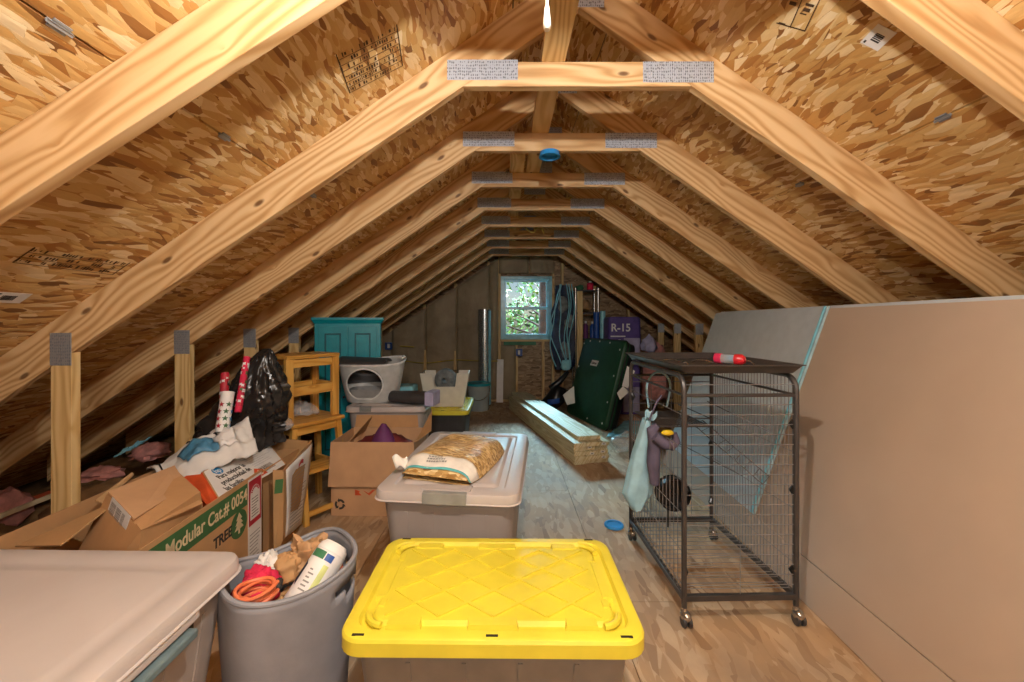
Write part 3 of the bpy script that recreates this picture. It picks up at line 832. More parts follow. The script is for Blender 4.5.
f2 = fr @ Matrix.Translation((.175, .465, .0008)); 
letters('Modular Cat.# 0054', .075, f2, 'cream', bx, sx=.80, bold=.0012)
letters('TREE', .062, fr @ Matrix.Translation((.43, .352, .0006)), 'ink', bx, sx=.9, bold=.0014)
b = MB(); c0 = (.605, .355); lay(b, fr, [(c0[0] + .062 * cos(2 * pi * i / 28), c0[1] + .062 * sin(2 * pi * i / 28)) for i in range(28)], .0007); b.build('tree_badge', 'green', bx, world=True)
b = MB(); g = fr @ Matrix.Translation((0, 0, .0008))
for k_ in range(3): lay(b, g, [(c0[0] - .022 - .006 * k_ + .0, c0[1] + .022 - .022 * k_), (c0[0] + .022 + .006 * k_, c0[1] + .022 - .022 * k_), (c0[0], c0[1] + .052 - .018 * k_)], .0006)
lay(b, g, rect(c0[0] - .006, c0[1] - .042, c0[0] + .006, c0[1] - .02), .0006); b.build('tree_emblem', 'cream', bx, world=True)
b = MB(); lay(b, fr, rect(.675, .08, .79, .525), .0010); b.build('poster_label', 'paper', bx, world=True)
g = fr @ Matrix.Translation((0, 0, .0012))
b = MB(); lay(b, g, rect(.680, .30, .785, .515), .0004); b.build('red_frame', 'red', bx, world=True)
g = fr @ Matrix.Translation((0, 0, .0017)); b = MB()
lay(b, g, [(.692, .325), (.773, .325), (.773, .44)] + [(.7325 + .0405 * cos(a), .44 + .045 * sin(a)) for a in [R(15 + 150 * i / 8) for i in range(9)]] + [(.692, .44)], .0004); b.build('label_inset', 'paper', bx, world=True)
g = fr @ Matrix.Translation((0, 0, .0022)); b = MB(); rng = random.Random(2)
for i in range(7): lay(b, g, rect(.702, .338 + .014 * i, .702 + rng.uniform(.04, .06), .343 + .014 * i), .0003)
for i in range(10): lay(b, fr @ Matrix.Translation((0, 0, .0011)), rect(.688, .10 + .017 * i, .688 + .9 * rng.uniform(.06, .10), .104 + .017 * i), .0003)
b.build('label_text', 'inkgrey', bx, world=True)
b = MB(); 
for i in range(9):
    a = R(160 - 140 * i / 8); lay(b, g @ Matrix.Translation((.7325 + .030 * cos(a), .447 + .030 * sin(a), 0)) @ Matrix.Rotation(a - pi / 2, 4, 'Z'), rect(-.003, -.006, .003, .006), .0004)
b.build('label_arch', 'red', bx, world=True)
# flap folded out on the far left and near left
b = MB(); panel(b, [P(15, 546, 1.34), P(60, 545, 1.28), P(118, 500, 1.52), P(62, 527, 1.55)]); b.build('flap', 'cardin', bx, world=True)
b = MB(); panel(b, [P(95, 500, 1.64), P(104, 503, 1.62), P(134, 474, 1.9), P(132, 472, 1.9)]); b.build('flap', 'cardedge', bx, world=True)

# smaller carton with a barcode, standing inside the long box
bc = thing('cardboard_box', 'small brown carton with a barcode label standing in the long green-banded box', 'cardboard box', (-1.40, 1.52, .01))
A, D = P(107, 494, 1.50), P(141, 531, 1.315)
B_, C_ = P(174, 468, 1.80), P(203, 504, 1.60)
b = MB()
a0, d0 = Vector((-1.66, 1.335, .02)), Vector((-1.215, 1.265, .02))
b0, c0_ = Vector((-1.62, 1.80, .02)), Vector((-1.235, 1.76, .02))
C2 = Vector((-1.222, 1.62, D.z)); 
b.hexa([a0, d0, c0_, b0, A, D, C2, B_]); b.build('carton', 'card', bc, world=True)
nrm = (D - A).cross(B_ - A).normalized(); nrm = nrm if nrm.z > 0 else -nrm
up = nrm * .006
b = MB(); panel(b, [A + up * 2 + (D - A) * .02, A + (D - A) * .80 + up * 2.2, P(187, 487, 1.68) + up, B_ + up * 2]); b.build('flap', 'cardpale', bc, world=True)
b = MB(); q = [A + (D - A) * .86 + up, D + up * .5, C_ + Vector((0, 0, .004)), P(191, 491, 1.66)]; panel(b, q); b.build('flap', 'card', bc, world=True)
fl = frame(A + (D - A) * .18, (D - A), (a0 + d0) / 2 - (A + D) / 2)
nz_ = fl.to_3x3() @ Vector((0, 0, 1))
s_ = 1 if nz_.y < 0 else -1
g = fl @ Matrix.Translation((0, 0, .003 * s_))
b = MB(); lay(b, g, rect(0.0, -.012, .19, .055), .001 * s_); b.mi = 1; rng = random.Random(6)
for r0, r1 in ((.012, .06), (.07, .115), (.125, .15)):
    yy = .0
    while yy < .042:
        w_ = rng.choice((.0015, .003)); lay(b, g @ Matrix.Translation((0, 0, .0011 * s_)), rect(r0, yy, r1, yy + w_), .0004 * s_); yy += w_ + .002
b.build('barcode_label', ['paper', 'inkgrey'], bc, world=True)

# second open box, with paper glued to its flap; it holds the black bag
bo = thing('cardboard_box', 'open brown carton with white printed paper on its front flap, beside the stool', 'cardboard box', (-1.50, 2.36, 0))
b = MB(); q = [Vector(p) for p in ((-1.262, 2.10, 0), (-1.262, 2.47, 0), (-1.76, 2.47, 0), (-1.76, 2.10, 0))]
for i in range(4): wall_quad(b, q[i], q[(i + 1) % 4], .003, .50)
panel(b, [Vector((p.x, p.y, .003)) for p in q]); b.build('carton', 'card', bo, world=True)
F0, F1, F2, F3 = P(283, 540, 2.08), P(301, 526, 2.47), P(312, 440, 2.45), P(284, 470, 2.08)
b = MB(); panel(b, [F0, F1, F2, F3]); b.build('flap', 'cardin', bo, world=True)
n2 = (F1 - F0).cross(F3 - F0).normalized(); n2 = n2 if n2.x > 0 else -n2
b = MB()
def fp(u, v): return F0 + (F1 - F0) * u * (1 - v) + (F2 - F3) * u * v + (F3 - F0) * v
b.grid(lambda u, v: fp(.04 + .93 * u, .03 + .95 * v) + n2 * (.007 + .004 * sin(5 * u + 4 * v)), 8, 10); b.build('glued_paper', 'paper', bo, world=True, smooth=True, solid=.0008)
b = MB(); rng = random.Random(5)
for i in range(16):
    v0 = .12 + .045 * i; u1 = rng.uniform(.55, .85)
    b.grid(lambda u, v: fp(.18 + (u1 - .18) * u, v0 + .009 * v) + n2 * .0125, 3, 1)
b.build('paper_text', 'inkgrey', bo, world=True)
b = MB(); b.grid(lambda u, v: fp(.42 + .18 * u, .84 + .05 * v + .03 * sin(3 * u)) + n2 * .013, 5, 1); b.build('red_mark', 'red', bo, world=True)
b = MB(); panel(b, [P(255, 462, 2.465), P(281, 490, 2.465), P(309, 441, 2.48), P(268, 437, 2.48)][::-1]); b.build('flap', 'cardin', bo, world=True)
b = MB(); panel(b, [P(273, 470, 2.06), P(284, 470, 2.08), P(283, 540, 2.08), P(274, 560, 2.05)]); b.build('side_strip', 'cardin', bo, world=True)
b = MB(); g = frame(P(275, 480, 2.05), P(283, 479, 2.07) - P(275, 480, 2.05), (0, 0, 1)); lay(b, g, rect(.002, -.07, .038, -.0), -.002); b.build('green_print', 'green', bo, world=True)

# printer carton lying tilted across the long box
pc = thing('printer_box', 'tilted printer carton with a white printed lid and orange end, lying in the long box', 'cardboard box', (-1.36, 2.05, .3))
TL, BR, BL = P(202, 472, 1.90), P(286, 464, 2.27), P(221, 503, 1.78); TR = TL + (BR - BL)
dn = -((TR - TL).cross(BL - TL)).normalized(); dn = dn if dn.z < 0 else -dn
b = MB(); e_ = .13
b.hexa([TL, TR, BR, BL] + [p + dn * e_ for p in (TL, TR, BR, BL)]); b.build('carton', 'card', pc, world=True)
pf = frame(BL, BR - BL, TL - BL); no = pf.to_3x3() @ Vector((0, 0, 1)); sg = 1 if no.z > 0 else -1
Lx = (BR - BL).length; tl_ = pf.inverted() @ TL; tx, Ly = tl_.x, tl_.y
b = MB(); lay(b, pf @ Matrix.Translation((0, 0, .0008 * sg)), [(.005, 0), (Lx - .01, 0), (Lx - .01 + tx, Ly * .98), (.005 + tx, Ly * .98)], .0008 * sg); b.build('printed_lid', 'paper', pc, world=True)
pt = pf @ Matrix.Translation((0, 0, .0018 * sg)); SH = lambda y: tx * y / Ly
b = MB(); lay(b, pt, [(.075 + tx * .83 + .026 * cos(2 * pi * i / 24), Ly * .83 + .026 * sin(2 * pi * i / 24)) for i in range(24)], .0004 * sg); b.build('round_logo', 'hpblue', pc, world=True)
letters('hp', .040, pt @ Matrix.Translation((.056 + tx * .83, Ly * .83, .0008)), 'white', pc, sx=.9)
for i, s_ in enumerate(('Para mejorar la', 'productividad de', 'las familias')):
    letters(s_, .040, pt @ Matrix.Translation((.055 + tx * (.63 - .19 * i), Ly * (.63 - .19 * i), .0004)), 'ink', pc, sx=.72, bold=.0004)
b = MB(); rng = random.Random(9)
for i in range(7): lay(b, pt, rect(.33, Ly * (.42 + .07 * i), .33 + rng.uniform(.1, .2), Ly * (.425 + .07 * i)), .0003 * sg)
b.build('fine_print', 'inkgrey', pc, world=True)
b = MB(); xx = .335
while xx < .43:
    w_ = rng.choice((.003, .005)); lay(b, pt, rect(xx, Ly * .12, xx + w_, Ly * .32), .0003 * sg); xx += w_ + .004
b.build('barcode', 'ink', pc, world=True)
b = MB(); lay(b, pt, [(.285, .012), (.345, .012), (.345, .05), (.315, .075), (.285, .05)], .0004 * sg); b.build('orange_sticker', 'orange', pc, world=True)
letters('6', .05, pt @ Matrix.Translation((.30, .035, .0009)), 'white', pc)
b = MB(); E = [TL, BL, BL + dn * e_, TL + dn * e_]; en = (BL - TL).cross(dn).normalized(); en = en if en.y < 0 else -en
b.prism([p + en * .0008 for p in E], en * .001); b.build('orange_end', 'orange', pc, world=True)
b = MB(); panel(b, [P(183, 476, 1.90), P(215, 515, 1.72), P(221, 503, 1.775), P(202, 474, 1.885)]); b.build('orange_flap', 'orange', pc, world=True)

# white crumpled bag with a blue label on top of the left heap
wb = thing('white_bag', 'crumpled white bag with a blue label lying on the boxes below the black bag', 'bag', (-1.58, 2.12, .52))
def wbf(u, v):
    p = P(146, 470, 2.02).lerp(P(248, 418, 2.20), u) * (1 - v) + P(175, 486, 1.86).lerp(P(258, 450, 2.06), u) * v
    p = p + Vector((0, 0, .075 * sin(pi * v) * sin(pi * min(1, u + .05)) ** .5 + .05 * noise.noise(Vector((u * 4, v * 3, 7))) + .022 * noise.noise(Vector((u * 11, v * 8, 3)))))
    return p
b = MB(); b.grid(wbf, 34, 20); b.build('sack', 'cloth', wb, world=True, smooth=True, ang=80, solid=.006)
b = MB(); b.grid(lambda u, v: wbf(.20 + .36 * u, .42 + .42 * v) + Vector((.005, -.012, .014)), 16, 8); b.build('blue_label', 'bluelabel', wb, world=True, smooth=True, solid=.001)
b = MB(); b.grid(lambda u, v: wbf(.57 + .22 * u, .42 + .42 * v) + Vector((.005, -.012, .014)), 10, 8); b.build('white_label', 'white', wb, world=True, smooth=True, solid=.001)
b = MB()
for i in range(3): b.tube([wbf(.03 + .28 * i + .04 * t, .05 + .5 * t) + Vector((.004, -.006, .008)) for t in (0, .25, .5, .75, 1)], .004, 6)
b.build('black_strap', 'black', wb, world=True, smooth=True)
# big black bag
bb = MB(); n_, m_ = 72, 50
rings = []
for j in range(m_ + 1):
    t = j / m_; z = .56 + .56 * t
    wx = .225 * (1 - t ** 1.3) ** .8 + .018; wy = .17 * (1 - t ** 1.5) ** .7 + .012
    cx_ = -1.545 + .155 * t ** .9; ring = []
    for i in range(n_):
        a = 2 * pi * i / n_; d = Vector((cos(a), sin(a), t * 2.2))
        fold = abs(noise.noise(Vector((a * 2.6 + 2.5 * t, t * 1.1, 3)))) + .6 * abs(noise.noise(Vector((a * 6 + 3 * t, t * 2.5, 9))))
        k_ = .86 + .20 * noise.noise(d * 1.3) + .34 * fold + .14 * abs(noise.noise(d * 5))
        ring.append(Vector((cx_ + wx * cos(a) * k_, 2.36 + wy * sin(a) * k_, z + .05 * noise.noise(d * 2.3) * (1 - t))))
    rings.append(ring)
bb.loft(rings); tag(bb.build('garbage_bag', 'blackbag', smooth=True, ang=55), 'peaked black garbage bag in front of the wooden stools', 'bag')
lump(P(281, 425, 2.47), (.06, .05, .05), 'clearbag', 'clear_wrap', 'crumpled clear plastic wrap at the foot of the black garbage bag', 'plastic wrap', 4, .5)
def giftwrap(name, a, c, r, mat, label, deco):
    t = thing(name, label, 'wrapping paper', a, 0, 'rolls of wrapping paper in the black bag'); a, c = Vector(a), Vector(c); d = (c - a)
    b = MB(); q = d.to_track_quat('Z', 'Y').to_matrix(); L = d.length
    prof = [(r * .62, L), (r, L), (r, 0), (.001, 0)]
    b.loft([[a + q @ Vector((rr * cos(2 * pi * k / 20), rr * sin(2 * pi * k / 20), z)) for k in range(20)] for rr, z in [(r * .62, L - .04)] + prof], True, False)
    b.build('paper_roll', mat, t, world=True, smooth=True, ang=40)
    deco(t, a, q, L, r); return t
def blobs(mats):
    def f(t, a, q, L, r):
        rng = random.Random(len(mats))
        for i in range(44):
            th = rng.uniform(-3.14, 3.14) ; z = rng.uniform(.03, L - .03); s_ = rng.uniform(.007, .013)
            b = MB(); pts = []
            for k_ in range(8):
                aa = 2 * pi * k_ / 8; rr = s_ * (.6 + .5 * (k_ % 2)); pts.append((th + rr * cos(aa) / r, z + rr * sin(aa)))
            vs = [b.v(a + q @ Vector(((r + .0012) * cos(h), (r + .0012) * sin(h), zz))) for h, zz in pts]; b.f(vs)
            b.build('print_motif', mats[i % len(mats)], t, world=True)
    return f
giftwrap('wrapping_roll', P(223, 425, 2.16), P(225, 373, 2.24), .021, 'red', 'red and white patterned wrapping paper roll at the left of the black bag', blobs(['paper', 'paper', 'ink']))
giftwrap('wrapping_roll', P(238, 412, 2.15), P(247, 357, 2.26), .017, 'pink', 'taller pink and green wrapping paper roll sticking out of the black bag', blobs(['white', 'green', 'red', 'white', 'white']))
def stars(t, a, q, L, r):
    cols = ['bluebox', 'red', 'green', 'hpblue', 'plum', 'yellowplastic']; i = 0
    for z in [.03 + .036 * j for j in range(int((L - .04) / .036))]:
        for th in [1.05 * w for w in range(6)]:
            b = MB(); th2 = th + (.25 if int(z * 100) % 2 else 0); s_ = .0155
            vs = [b.v(a + q @ Vector(((r + .0015) * cos(th2 + rr * cos(h) / r), (r + .0015) * sin(th2 + rr * cos(h) / r), z + rr * sin(h)))) for h, rr in [(pi / 2 + pi * k_ / 5, s_ if k_ % 2 == 0 else s_ * .42) for k_ in range(10)]]
            b.f(vs); b.build('star', cols[i % 6], t, world=True); i += 1
giftwrap('wrapping_roll', P(222, 432, 2.085), P(228, 392, 2.15), .031, 'white', 'thick white wrapping paper roll printed with coloured stars', stars)
# ------------------------------------------------------------------ wooden stools
def grainz(): return ((0, 0, 1), (1, 0, 0), (0, 1, 0))
def stool(label, loc, rz, w, d, h, th=.025, splay=.03, step=True, group='wooden stools'):
    t = thing('wooden_stool', label, 'stool', loc, rz, group)
    b = MB(); b.box((0, 0, h - th / 2), (w, d, th)); b.build('seat', 'pine', t, grain=((1, 0, 0), (0, 1, 0), (0, 0, 1)), bevel=.006)
    lw = .036
    for sx in (-1, 1):
        for sy in (-1, 1):
            b = MB(); b.bar((sx * (w / 2 - .03 + splay), sy * (d / 2 - .03 + splay), 0), (sx * (w / 2 - .035), sy * (d / 2 - .035), h - th), lw, lw, (0, 1, 0))
            b.build('leg', 'pine', t, grain=grainz(), bevel=.003)
        b = MB(); b.box((sx * (w / 2 - .035), 0, h - th - .03), (.02, d - .08, .05)); b.build('apron', 'pine', t, grain=((0, 1, 0), (0, 0, 1), (1, 0, 0)), bevel=.002)
    for sy in (-1, 1):
        b = MB(); b.box((0, sy * (d / 2 - .035), h - th - .03), (w - .08, .02, .05)); b.build('apron', 'pine', t, grain=((1, 0, 0), (0, 0, 1), (0, 1, 0)), bevel=.002)
    if step:
        z = h * .52
        b = MB(); b.box((0, -d / 2 + .0, z), (w - .02, .17, .022)); b.build('step', 'pine', t, grain=((1, 0, 0), (0, 1, 0), (0, 0, 1)), bevel=.004)
        for sx in (-1, 1):
            b = MB(); b.bar((sx * (w / 2 - .05), -d / 2 - .085, 0), (sx * (w / 2 - .05), -d / 2 - .05, z - .011), .032, .032, (0, 1, 0)); b.build('leg', 'pine', t, grain=grainz(), bevel=.003)
        b = MB(); b.box((0, -d / 2 - .085, .07), (w - .12, .018, .035)); b.build('rail', 'pine', t, grain=((1, 0, 0), (0, 0, 1), (0, 1, 0)), bevel=.002)
        for sx in (-1, 1):
            b = MB(); b.box((sx * (w / 2 - .04), 0, z - .03), (.018, d - .06, .04)); b.build('rail', 'pine', t, grain=((0, 1, 0), (0, 0, 1), (1, 0, 0)), bevel=.002)
    return t
stool('lower wooden step stool with a step at the front, behind the open cardboard boxes', (-1.365, 2.775, 0), R(56), .38, .32, .625)
us = thing('wooden_stool', 'small wooden stool stacked on top of the step stool, left of the teal cabinet', 'stool', (-1.39, 2.775, .6255), R(58), 'wooden stools')
w_, d_, h_ = .38, .28, .435
b = MB(); b.box((0, 0, h_ - .012), (w_, d_, .024)); b.build('seat', 'pine', us, grain=((1, 0, 0), (0, 1, 0), (0, 0, 1)), bevel=.004)
for sx in (-1, 1):
    for sy in (-1, 1):
        b = MB(); b.box((sx * (w_ / 2 - .025), sy * (d_ / 2 - .022), (h_ - .024) / 2), (.05, .032, h_ - .0245)); b.build('leg', 'pine', us, grain=grainz(), bevel=.003)
    for z in (.20,):
        b = MB(); b.box((sx * (w_ / 2 - .02), 0, z), (.02, d_ - .076, .06)); b.build('rail', 'pine', us, grain=((0, 1, 0), (0, 0, 1), (1, 0, 0)), bevel=.002)
for sy in (-1, 1):
    for z, hh in ((.20, .06), (h_ - .055, .05)):
        b = MB(); b.box((0, sy * (d_ / 2 - .022), z), (w_ - .1, .02, hh)); b.build('rail', 'pine', us, grain=((1, 0, 0), (0, 0, 1), (0, 1, 0)), bevel=.002)
lump((-1.39, 2.775, .675), (.09, .06, .055), 'clearbag', 'plastic_bag', 'crumpled clear bag on the step stool, between the legs of the upper stool', 'bag', 9, .5)

# ------------------------------------------------------------------ moving box with its front flap hanging down
mv = thing('moving_box', 'square open cardboard box with a hanging front flap, orange mark and recycling symbol', 'cardboard box', (-.87, 2.85, 0), R(-1))
b = MB(); w_, d_, h_ = .55, .38, .485
q = [Vector(p) for p in ((w_ / 2, -d_ / 2, 0), (w_ / 2, d_ / 2, 0), (-w_ / 2, d_ / 2, 0), (-w_ / 2, -d_ / 2, 0))]
for i in range(4): wall_quad(b, q[i], q[(i + 1) % 4], .002, h_)
panel(b, [Vector((p.x, p.y, .002)) for p in q]); b.build('carton', 'cardpale', mv)
b = MB(); panel(b, [(-w_ / 2 - .008, -d_ / 2 - .03, h_ - .285), (w_ / 2 + .02, -d_ / 2 - .03, h_ - .285), (w_ / 2, -d_ / 2 - .004, h_), (-w_ / 2, -d_ / 2 - .004, h_)]); b.build('front_flap', 'cardpale', mv, bevel=.002)
b = MB(); panel(b, [(-w_ / 2 + .01, d_ / 2 + .004, h_), (w_ / 2 - .06, d_ / 2 + .004, h_), (w_ / 2 - .07, d_ / 2 + .012, h_ + .09), (-w_ / 2 + .02, d_ / 2 + .012, h_ + .09)]); b.build('back_flap', 'card', mv)
b = MB(); panel(b, [(w_ / 2 + .004, -d_ / 2 + .01, h_), (w_ / 2 + .004, d_ / 2 - .01, h_), (w_ / 2 + .035, d_ / 2 + .02, h_ + .13), (w_ / 2 + .09, -d_ / 2 + .10, h_ + .05)][::-1]); b.build('side_flap', 'cardin', mv)
b = MB(); panel(b, [(-w_ / 2 + .10, -d_ / 2 + .02, h_ - .02), (-w_ / 2 + .10, d_ / 2 - .02, h_ - .02), (-w_ / 2 + .15, d_ / 2 - .02, h_ + .09), (-w_ / 2 + .13, -d_ / 2 + .06, h_ + .02)]); b.build('side_flap', 'cardin', mv)
g = frame((-.27, -d_ / 2 - .0008, 0), (1, 0, 0), (0, 0, 1)); gw = wm(mv) 
b = MB(); lay(b, g, [(.16, .135), (.20, .135), (.165, .17)] , .0008); lay(b, g, rect(.155, .135, .16, .172), .0008); lay(b, g, [(.205, .17), (.25, .135), (.29, .172), (.27, .172), (.245, .15)], .0008); lay(b, g, [(.16, .135), (.19, .162), (.16, .172)], .0008); b.build('orange_mark', 'orange', mv)
b = MB()
for k_ in range(3):                                    # three chasing arrows
    m3 = g @ Matrix.Translation((.055, .075, 0)) @ Matrix.Rotation(k_ * 2 * pi / 3, 4, 'Z')
    arc = lambda r, a: (r * cos(a), r * sin(a))
    lay(b, m3, [arc(.034, R(20 + 10 * i)) for i in range(9)] + [arc(.020, R(100 - 10 * i)) for i in range(9)], .0008)
    lay(b, m3, [arc(.042, R(100)), arc(.027, R(128)), arc(.012, R(100))], .0008)
b.build('recycling_symbol', 'ink', mv)
b = MB(); b.box((0, 0, .24), (w_ - .05, d_ - .05, .2)); b.rough(.01, 9)
lump((-.86, 2.86, .40), (.20, .14, .085), 'darkred', 'red_blanket', 'dark red blanket filling the square cardboard box', 'blanket', 11, .25)
b.bm.free()
b = MB(); b.loft([sell(.085, .07, 2, 0, 18), sell(.05, .05, 2, .07, 18), sell(.012, .012, 2, .125, 18)]); b.rough(.012, 14, 3); bmesh.ops.translate(b.bm, vec=(-.84, 2.80, .45), verts=b.bm.verts)
tag(b.build('purple_cloth', 'plum', smooth=True), 'peaked purple cloth showing inside the square cardboard box', 'cloth')

# ------------------------------------------------------------------ litter box
lt = thing('litter_box', 'grey plastic cat litter box with an arched entrance, on the wide grey tote', 'litter box', (-1.105, 3.375, .6285), R(4))
b = MB(); n = 112; rings = []; NZ = 30
for j in range(NZ + 1):
    t = j / NZ; k_ = .74 + .26 * t ** .8
    ring = sell(.262 * k_, .165 * k_, 2.7, 0, n)
    for p in ring:
        lift = .032 * (1 + p.y / .165) * (.45 + .55 * p.x / .262)
        p.z = (.30 + lift) * t
    rings.append(ring)
b.loft(rings, True, False)
dele = []
for fc in b.bm.faces:
    c = fc.calc_center_median()
    if c.y < 0 and fc.calc_area() < .01 and c.z > .045:
        if ((c.x + .03) / .142) ** 2 + ((c.z - .148) / .125) ** 2 < 1: dele.append(fc)
bmesh.ops.delete(b.bm, geom=dele, context='FACES'); b.build('tub', 'litter', lt, smooth=True, ang=70, solid=.006)
def tubw(x, z):
    """front of the tub at (x, z)"""
    t = min(1, max(0, z / .30)); k_ = .74 + .26 * t ** .8
    return -.165 * k_ * max(.02, 1 - abs(x / (.262 * k_)) ** 2.7) ** (1 / 2.7)
b = MB(); b.tube([(-.03 + .144 * cos(a), tubw(-.03 + .144 * cos(a), max(.03, .148 + .127 * sin(a))) - .004, max(.03, .148 + .127 * sin(a))) for a in [2 * pi * i / 48 for i in range(48)]], .006, 8, True); b.build('entrance_rim', 'litterrim', lt, smooth=True)
b = MB(); ring = sell(.264, .167, 2.7, 0, 60)
for p in ring: p.z = .30 + .032 * (1 + p.y / .165) * (.45 + .55 * p.x / .262)
b.tube(ring, .010, 8, True); b.build('top_rim', 'litterrim', lt, smooth=True)
b = MB(); b.loft([rrect(.34, .21, .06, .012), rrect(.36, .225, .06, .10), rrect(.35, .215, .06, .10), rrect(.33, .20, .06, .02)], True, True); b.build('pan', 'pan', lt, smooth=True, ang=40)
b = MB(); b.loft([[Vector((.215 * cos(a), .132 * sin(a), .13)) for a in [pi * i / 24 for i in range(25)]], [Vector((.23 * cos(a), .142 * sin(a), .285)) for a in [pi * i / 24 for i in range(25)]]], False, False, False); b.build('interior_shade', 'darkgrey', lt, smooth=True)  # added dark band: the shade inside the tub put into its colour
b = MB(); b.grid(lambda u, v: Vector((-.25 + .38 * u, -.14 + .28 * v, .314 + .05 * sin(pi * v) * (1 - .4 * u))), 14, 10); b.build('lid', 'darkgrey', lt, smooth=True, solid=.006)
b = MB(); b.tube([(.235, -.07, .365), (.26, -.09, .355), (.275, -.075, .362), (.262, -.05, .37)], .008, 8); b.build('side_clip', 'litterrim', lt, smooth=True)

# ------------------------------------------------------------------ teal cabinet
cb = thing('teal_cabinet', 'tall teal painted cabinet behind the litter box', 'cabinet', (-1.415, 3.675, 0), R(15))
w_, d_, h_ = .55, .20, 1.295
b = MB(); b.span((-w_ / 2, -d_ / 2, .06), (w_ / 2, d_ / 2, h_)); b.build('body', 'teal', cb, bevel=.003)
b = MB(); b.loft([rrect(w_ + .01, d_ + .01, .004, h_ - .03, 1), rrect(w_ + .03, d_ + .03, .004, h_ - .01, 1), rrect(w_ + .05, d_ + .045, .004, h_ + .005, 1), rrect(w_ + .05, d_ + .045, .004, h_ + .024, 1)]); b.build('crown', 'teal', cb)
b = MB(); b.loft([rrect(w_ + .02, d_ + .02, .004, 0, 1), rrect(w_ + .02, d_ + .02, .004, .07, 1), rrect(w_, d_, .004, .08, 1)]); b.build('plinth', 'teal', cb)
for sx in (-1, 1):
    x0, x1 = (-w_ / 2 + .035, -.006) if sx < 0 else (.006, w_ / 2 - .035)
    y = -d_ / 2; b = MB(); b.span((x0, y - .018, .10), (x1, y - .001, h_ - .055))
    dr = b.build('door', 'teal', cb, bevel=.002)
    b = MB(); f0, f1, g0, g1 = x0 + .05, x1 - .05, .16, h_ - .115
    for i, yy in ((0, -.0235), (.014, -.0185)):
        pass
    ring_frame(b, f0, f1, g0, g1, .014, y - .026, y - .0181); b.build('panel_moulding', 'tealdark', dr, bevel=.003)
    b = MB(); ring = [(f0 + .03, g0 + .03), (f1 - .03, g0 + .03), (f1 - .03, g1 - .03), (f0 + .03, g1 - .03)]
    b.span((f0 + .03, y - .022, g0 + .03), (f1 - .03, y - .0181, g1 - .03)); b.build('raised_panel', 'teal', dr, bevel=.003)
    b = MB(); b.lathe([(.001, .026), (.010, .022), (.012, .014), (.005, .006), (.006, 0)], c=(x1 - .025 if sx < 0 else x0 + .025, y - .018, .62), axis=(0, -1, 0), n=14); b.build('knob', 'darkgrey', dr, smooth=True)
# things on the right of the wide grey tote
pk = thing('grey_package', 'dark grey package with a lavender end on the right of the wide grey tote', 'package', (-.70, 3.185, .6285), R(-12))
b = MB(); b.loft([[(x, y * .07, .055 + z * .052 * (1 - .15 * abs(x) / .2)) for y, z in [(cos(a) * (1 if abs(cos(a)) > .7 else 1), sin(a)) for a in [2 * pi * i / 16 for i in range(16)]]] for x in (-.2, -.15, 0, .15)]); b.rough(.008, 12); b.build('package_body', 'darkgrey', pk, smooth=True)
b = MB(); b.span((.1, -.075, .004), (.172, .075, .112)); b.build('lavender_end', 'lavender', pk, bevel=.006)
tag(MB().span((-1.08, 3.86, 0.0), (-.88, 4.10, .66)).build('blue_bin', 'paleblue', bevel=.02), 'pale blue box standing behind the wide grey tote', 'box')
# white bin on the small yellow-lidded tote
wbn = thing('white_bin', 'white plastic bin with a cut down front, on the yellow lid far back', 'bin', (-.615, 4.2, .4235), R(2))
b = MB(); w0, w1, d0_, d1_, hh = .37, .48, .22, .28, .34
bot = [(-w0 / 2, -d0_ / 2), (w0 / 2, -d0_ / 2), (w0 / 2, d0_ / 2), (-w0 / 2, d0_ / 2)]; top = [(-w1 / 2, -d1_ / 2), (w1 / 2, -d1_ / 2), (w1 / 2, d1_ / 2), (-w1 / 2, d1_ / 2)]
b.f([b.v((x, y, .002)) for x, y in bot])
def lp(a, c, t): return tuple(a[i] + (c[i] - a[i]) * t for i in range(3))
for i in range(4):
    a, c = bot[i] + (.002,), bot[(i + 1) % 4] + (.002,); e, f_ = top[i] + (hh,), top[(i + 1) % 4] + (hh,)
    if i in (0, 2):
        k1, k2, lo = .24, .76, .58
        m1, m2 = lp(e, f_, k1), lp(e, f_, k2); n1, n2_ = lp(lp(a, c, k1 + .03), m1, lo), lp(lp(a, c, k2 - .03), m2, lo)
        for p in ([a, lp(a, c, k1 + .03), n1, m1, e], [lp(a, c, k1 + .03), lp(a, c, k2 - .03), n2_, n1], [lp(a, c, k2 - .03), c, f_, m2, n2_]): b.f([b.v(q_) for q_ in p])
    else: b.f([b.v(q_) for q_ in (a, c, f_, e)])
bmesh.ops.remove_doubles(b.bm, verts=b.bm.verts, dist=.0005); b.build('bin_shell', 'offwhite', wbn, solid=.010)
b = MB(); b.span((-.12, -.137, .19), (.12, -.127, .205)); b.build('lip', 'offwhite', wbn, bevel=.003)
b = MB(); b.lathe([(.03, -.05), (.09, -.05), (.115, -.03), (.115, .03), (.09, .05), (.03, .05), (.03, -.05)], axis=(.25, 1, .1), n=30, c=(-.615 + .0, 4.21, .68), cap=False)
tag(b.build('grey_reel', 'greycloth', smooth=True), 'round grey reel standing in the white bin', 'reel')
b = MB(); b.span((-.55, 4.12, .44), (-.47, 4.3, .6)); b.bm.free()
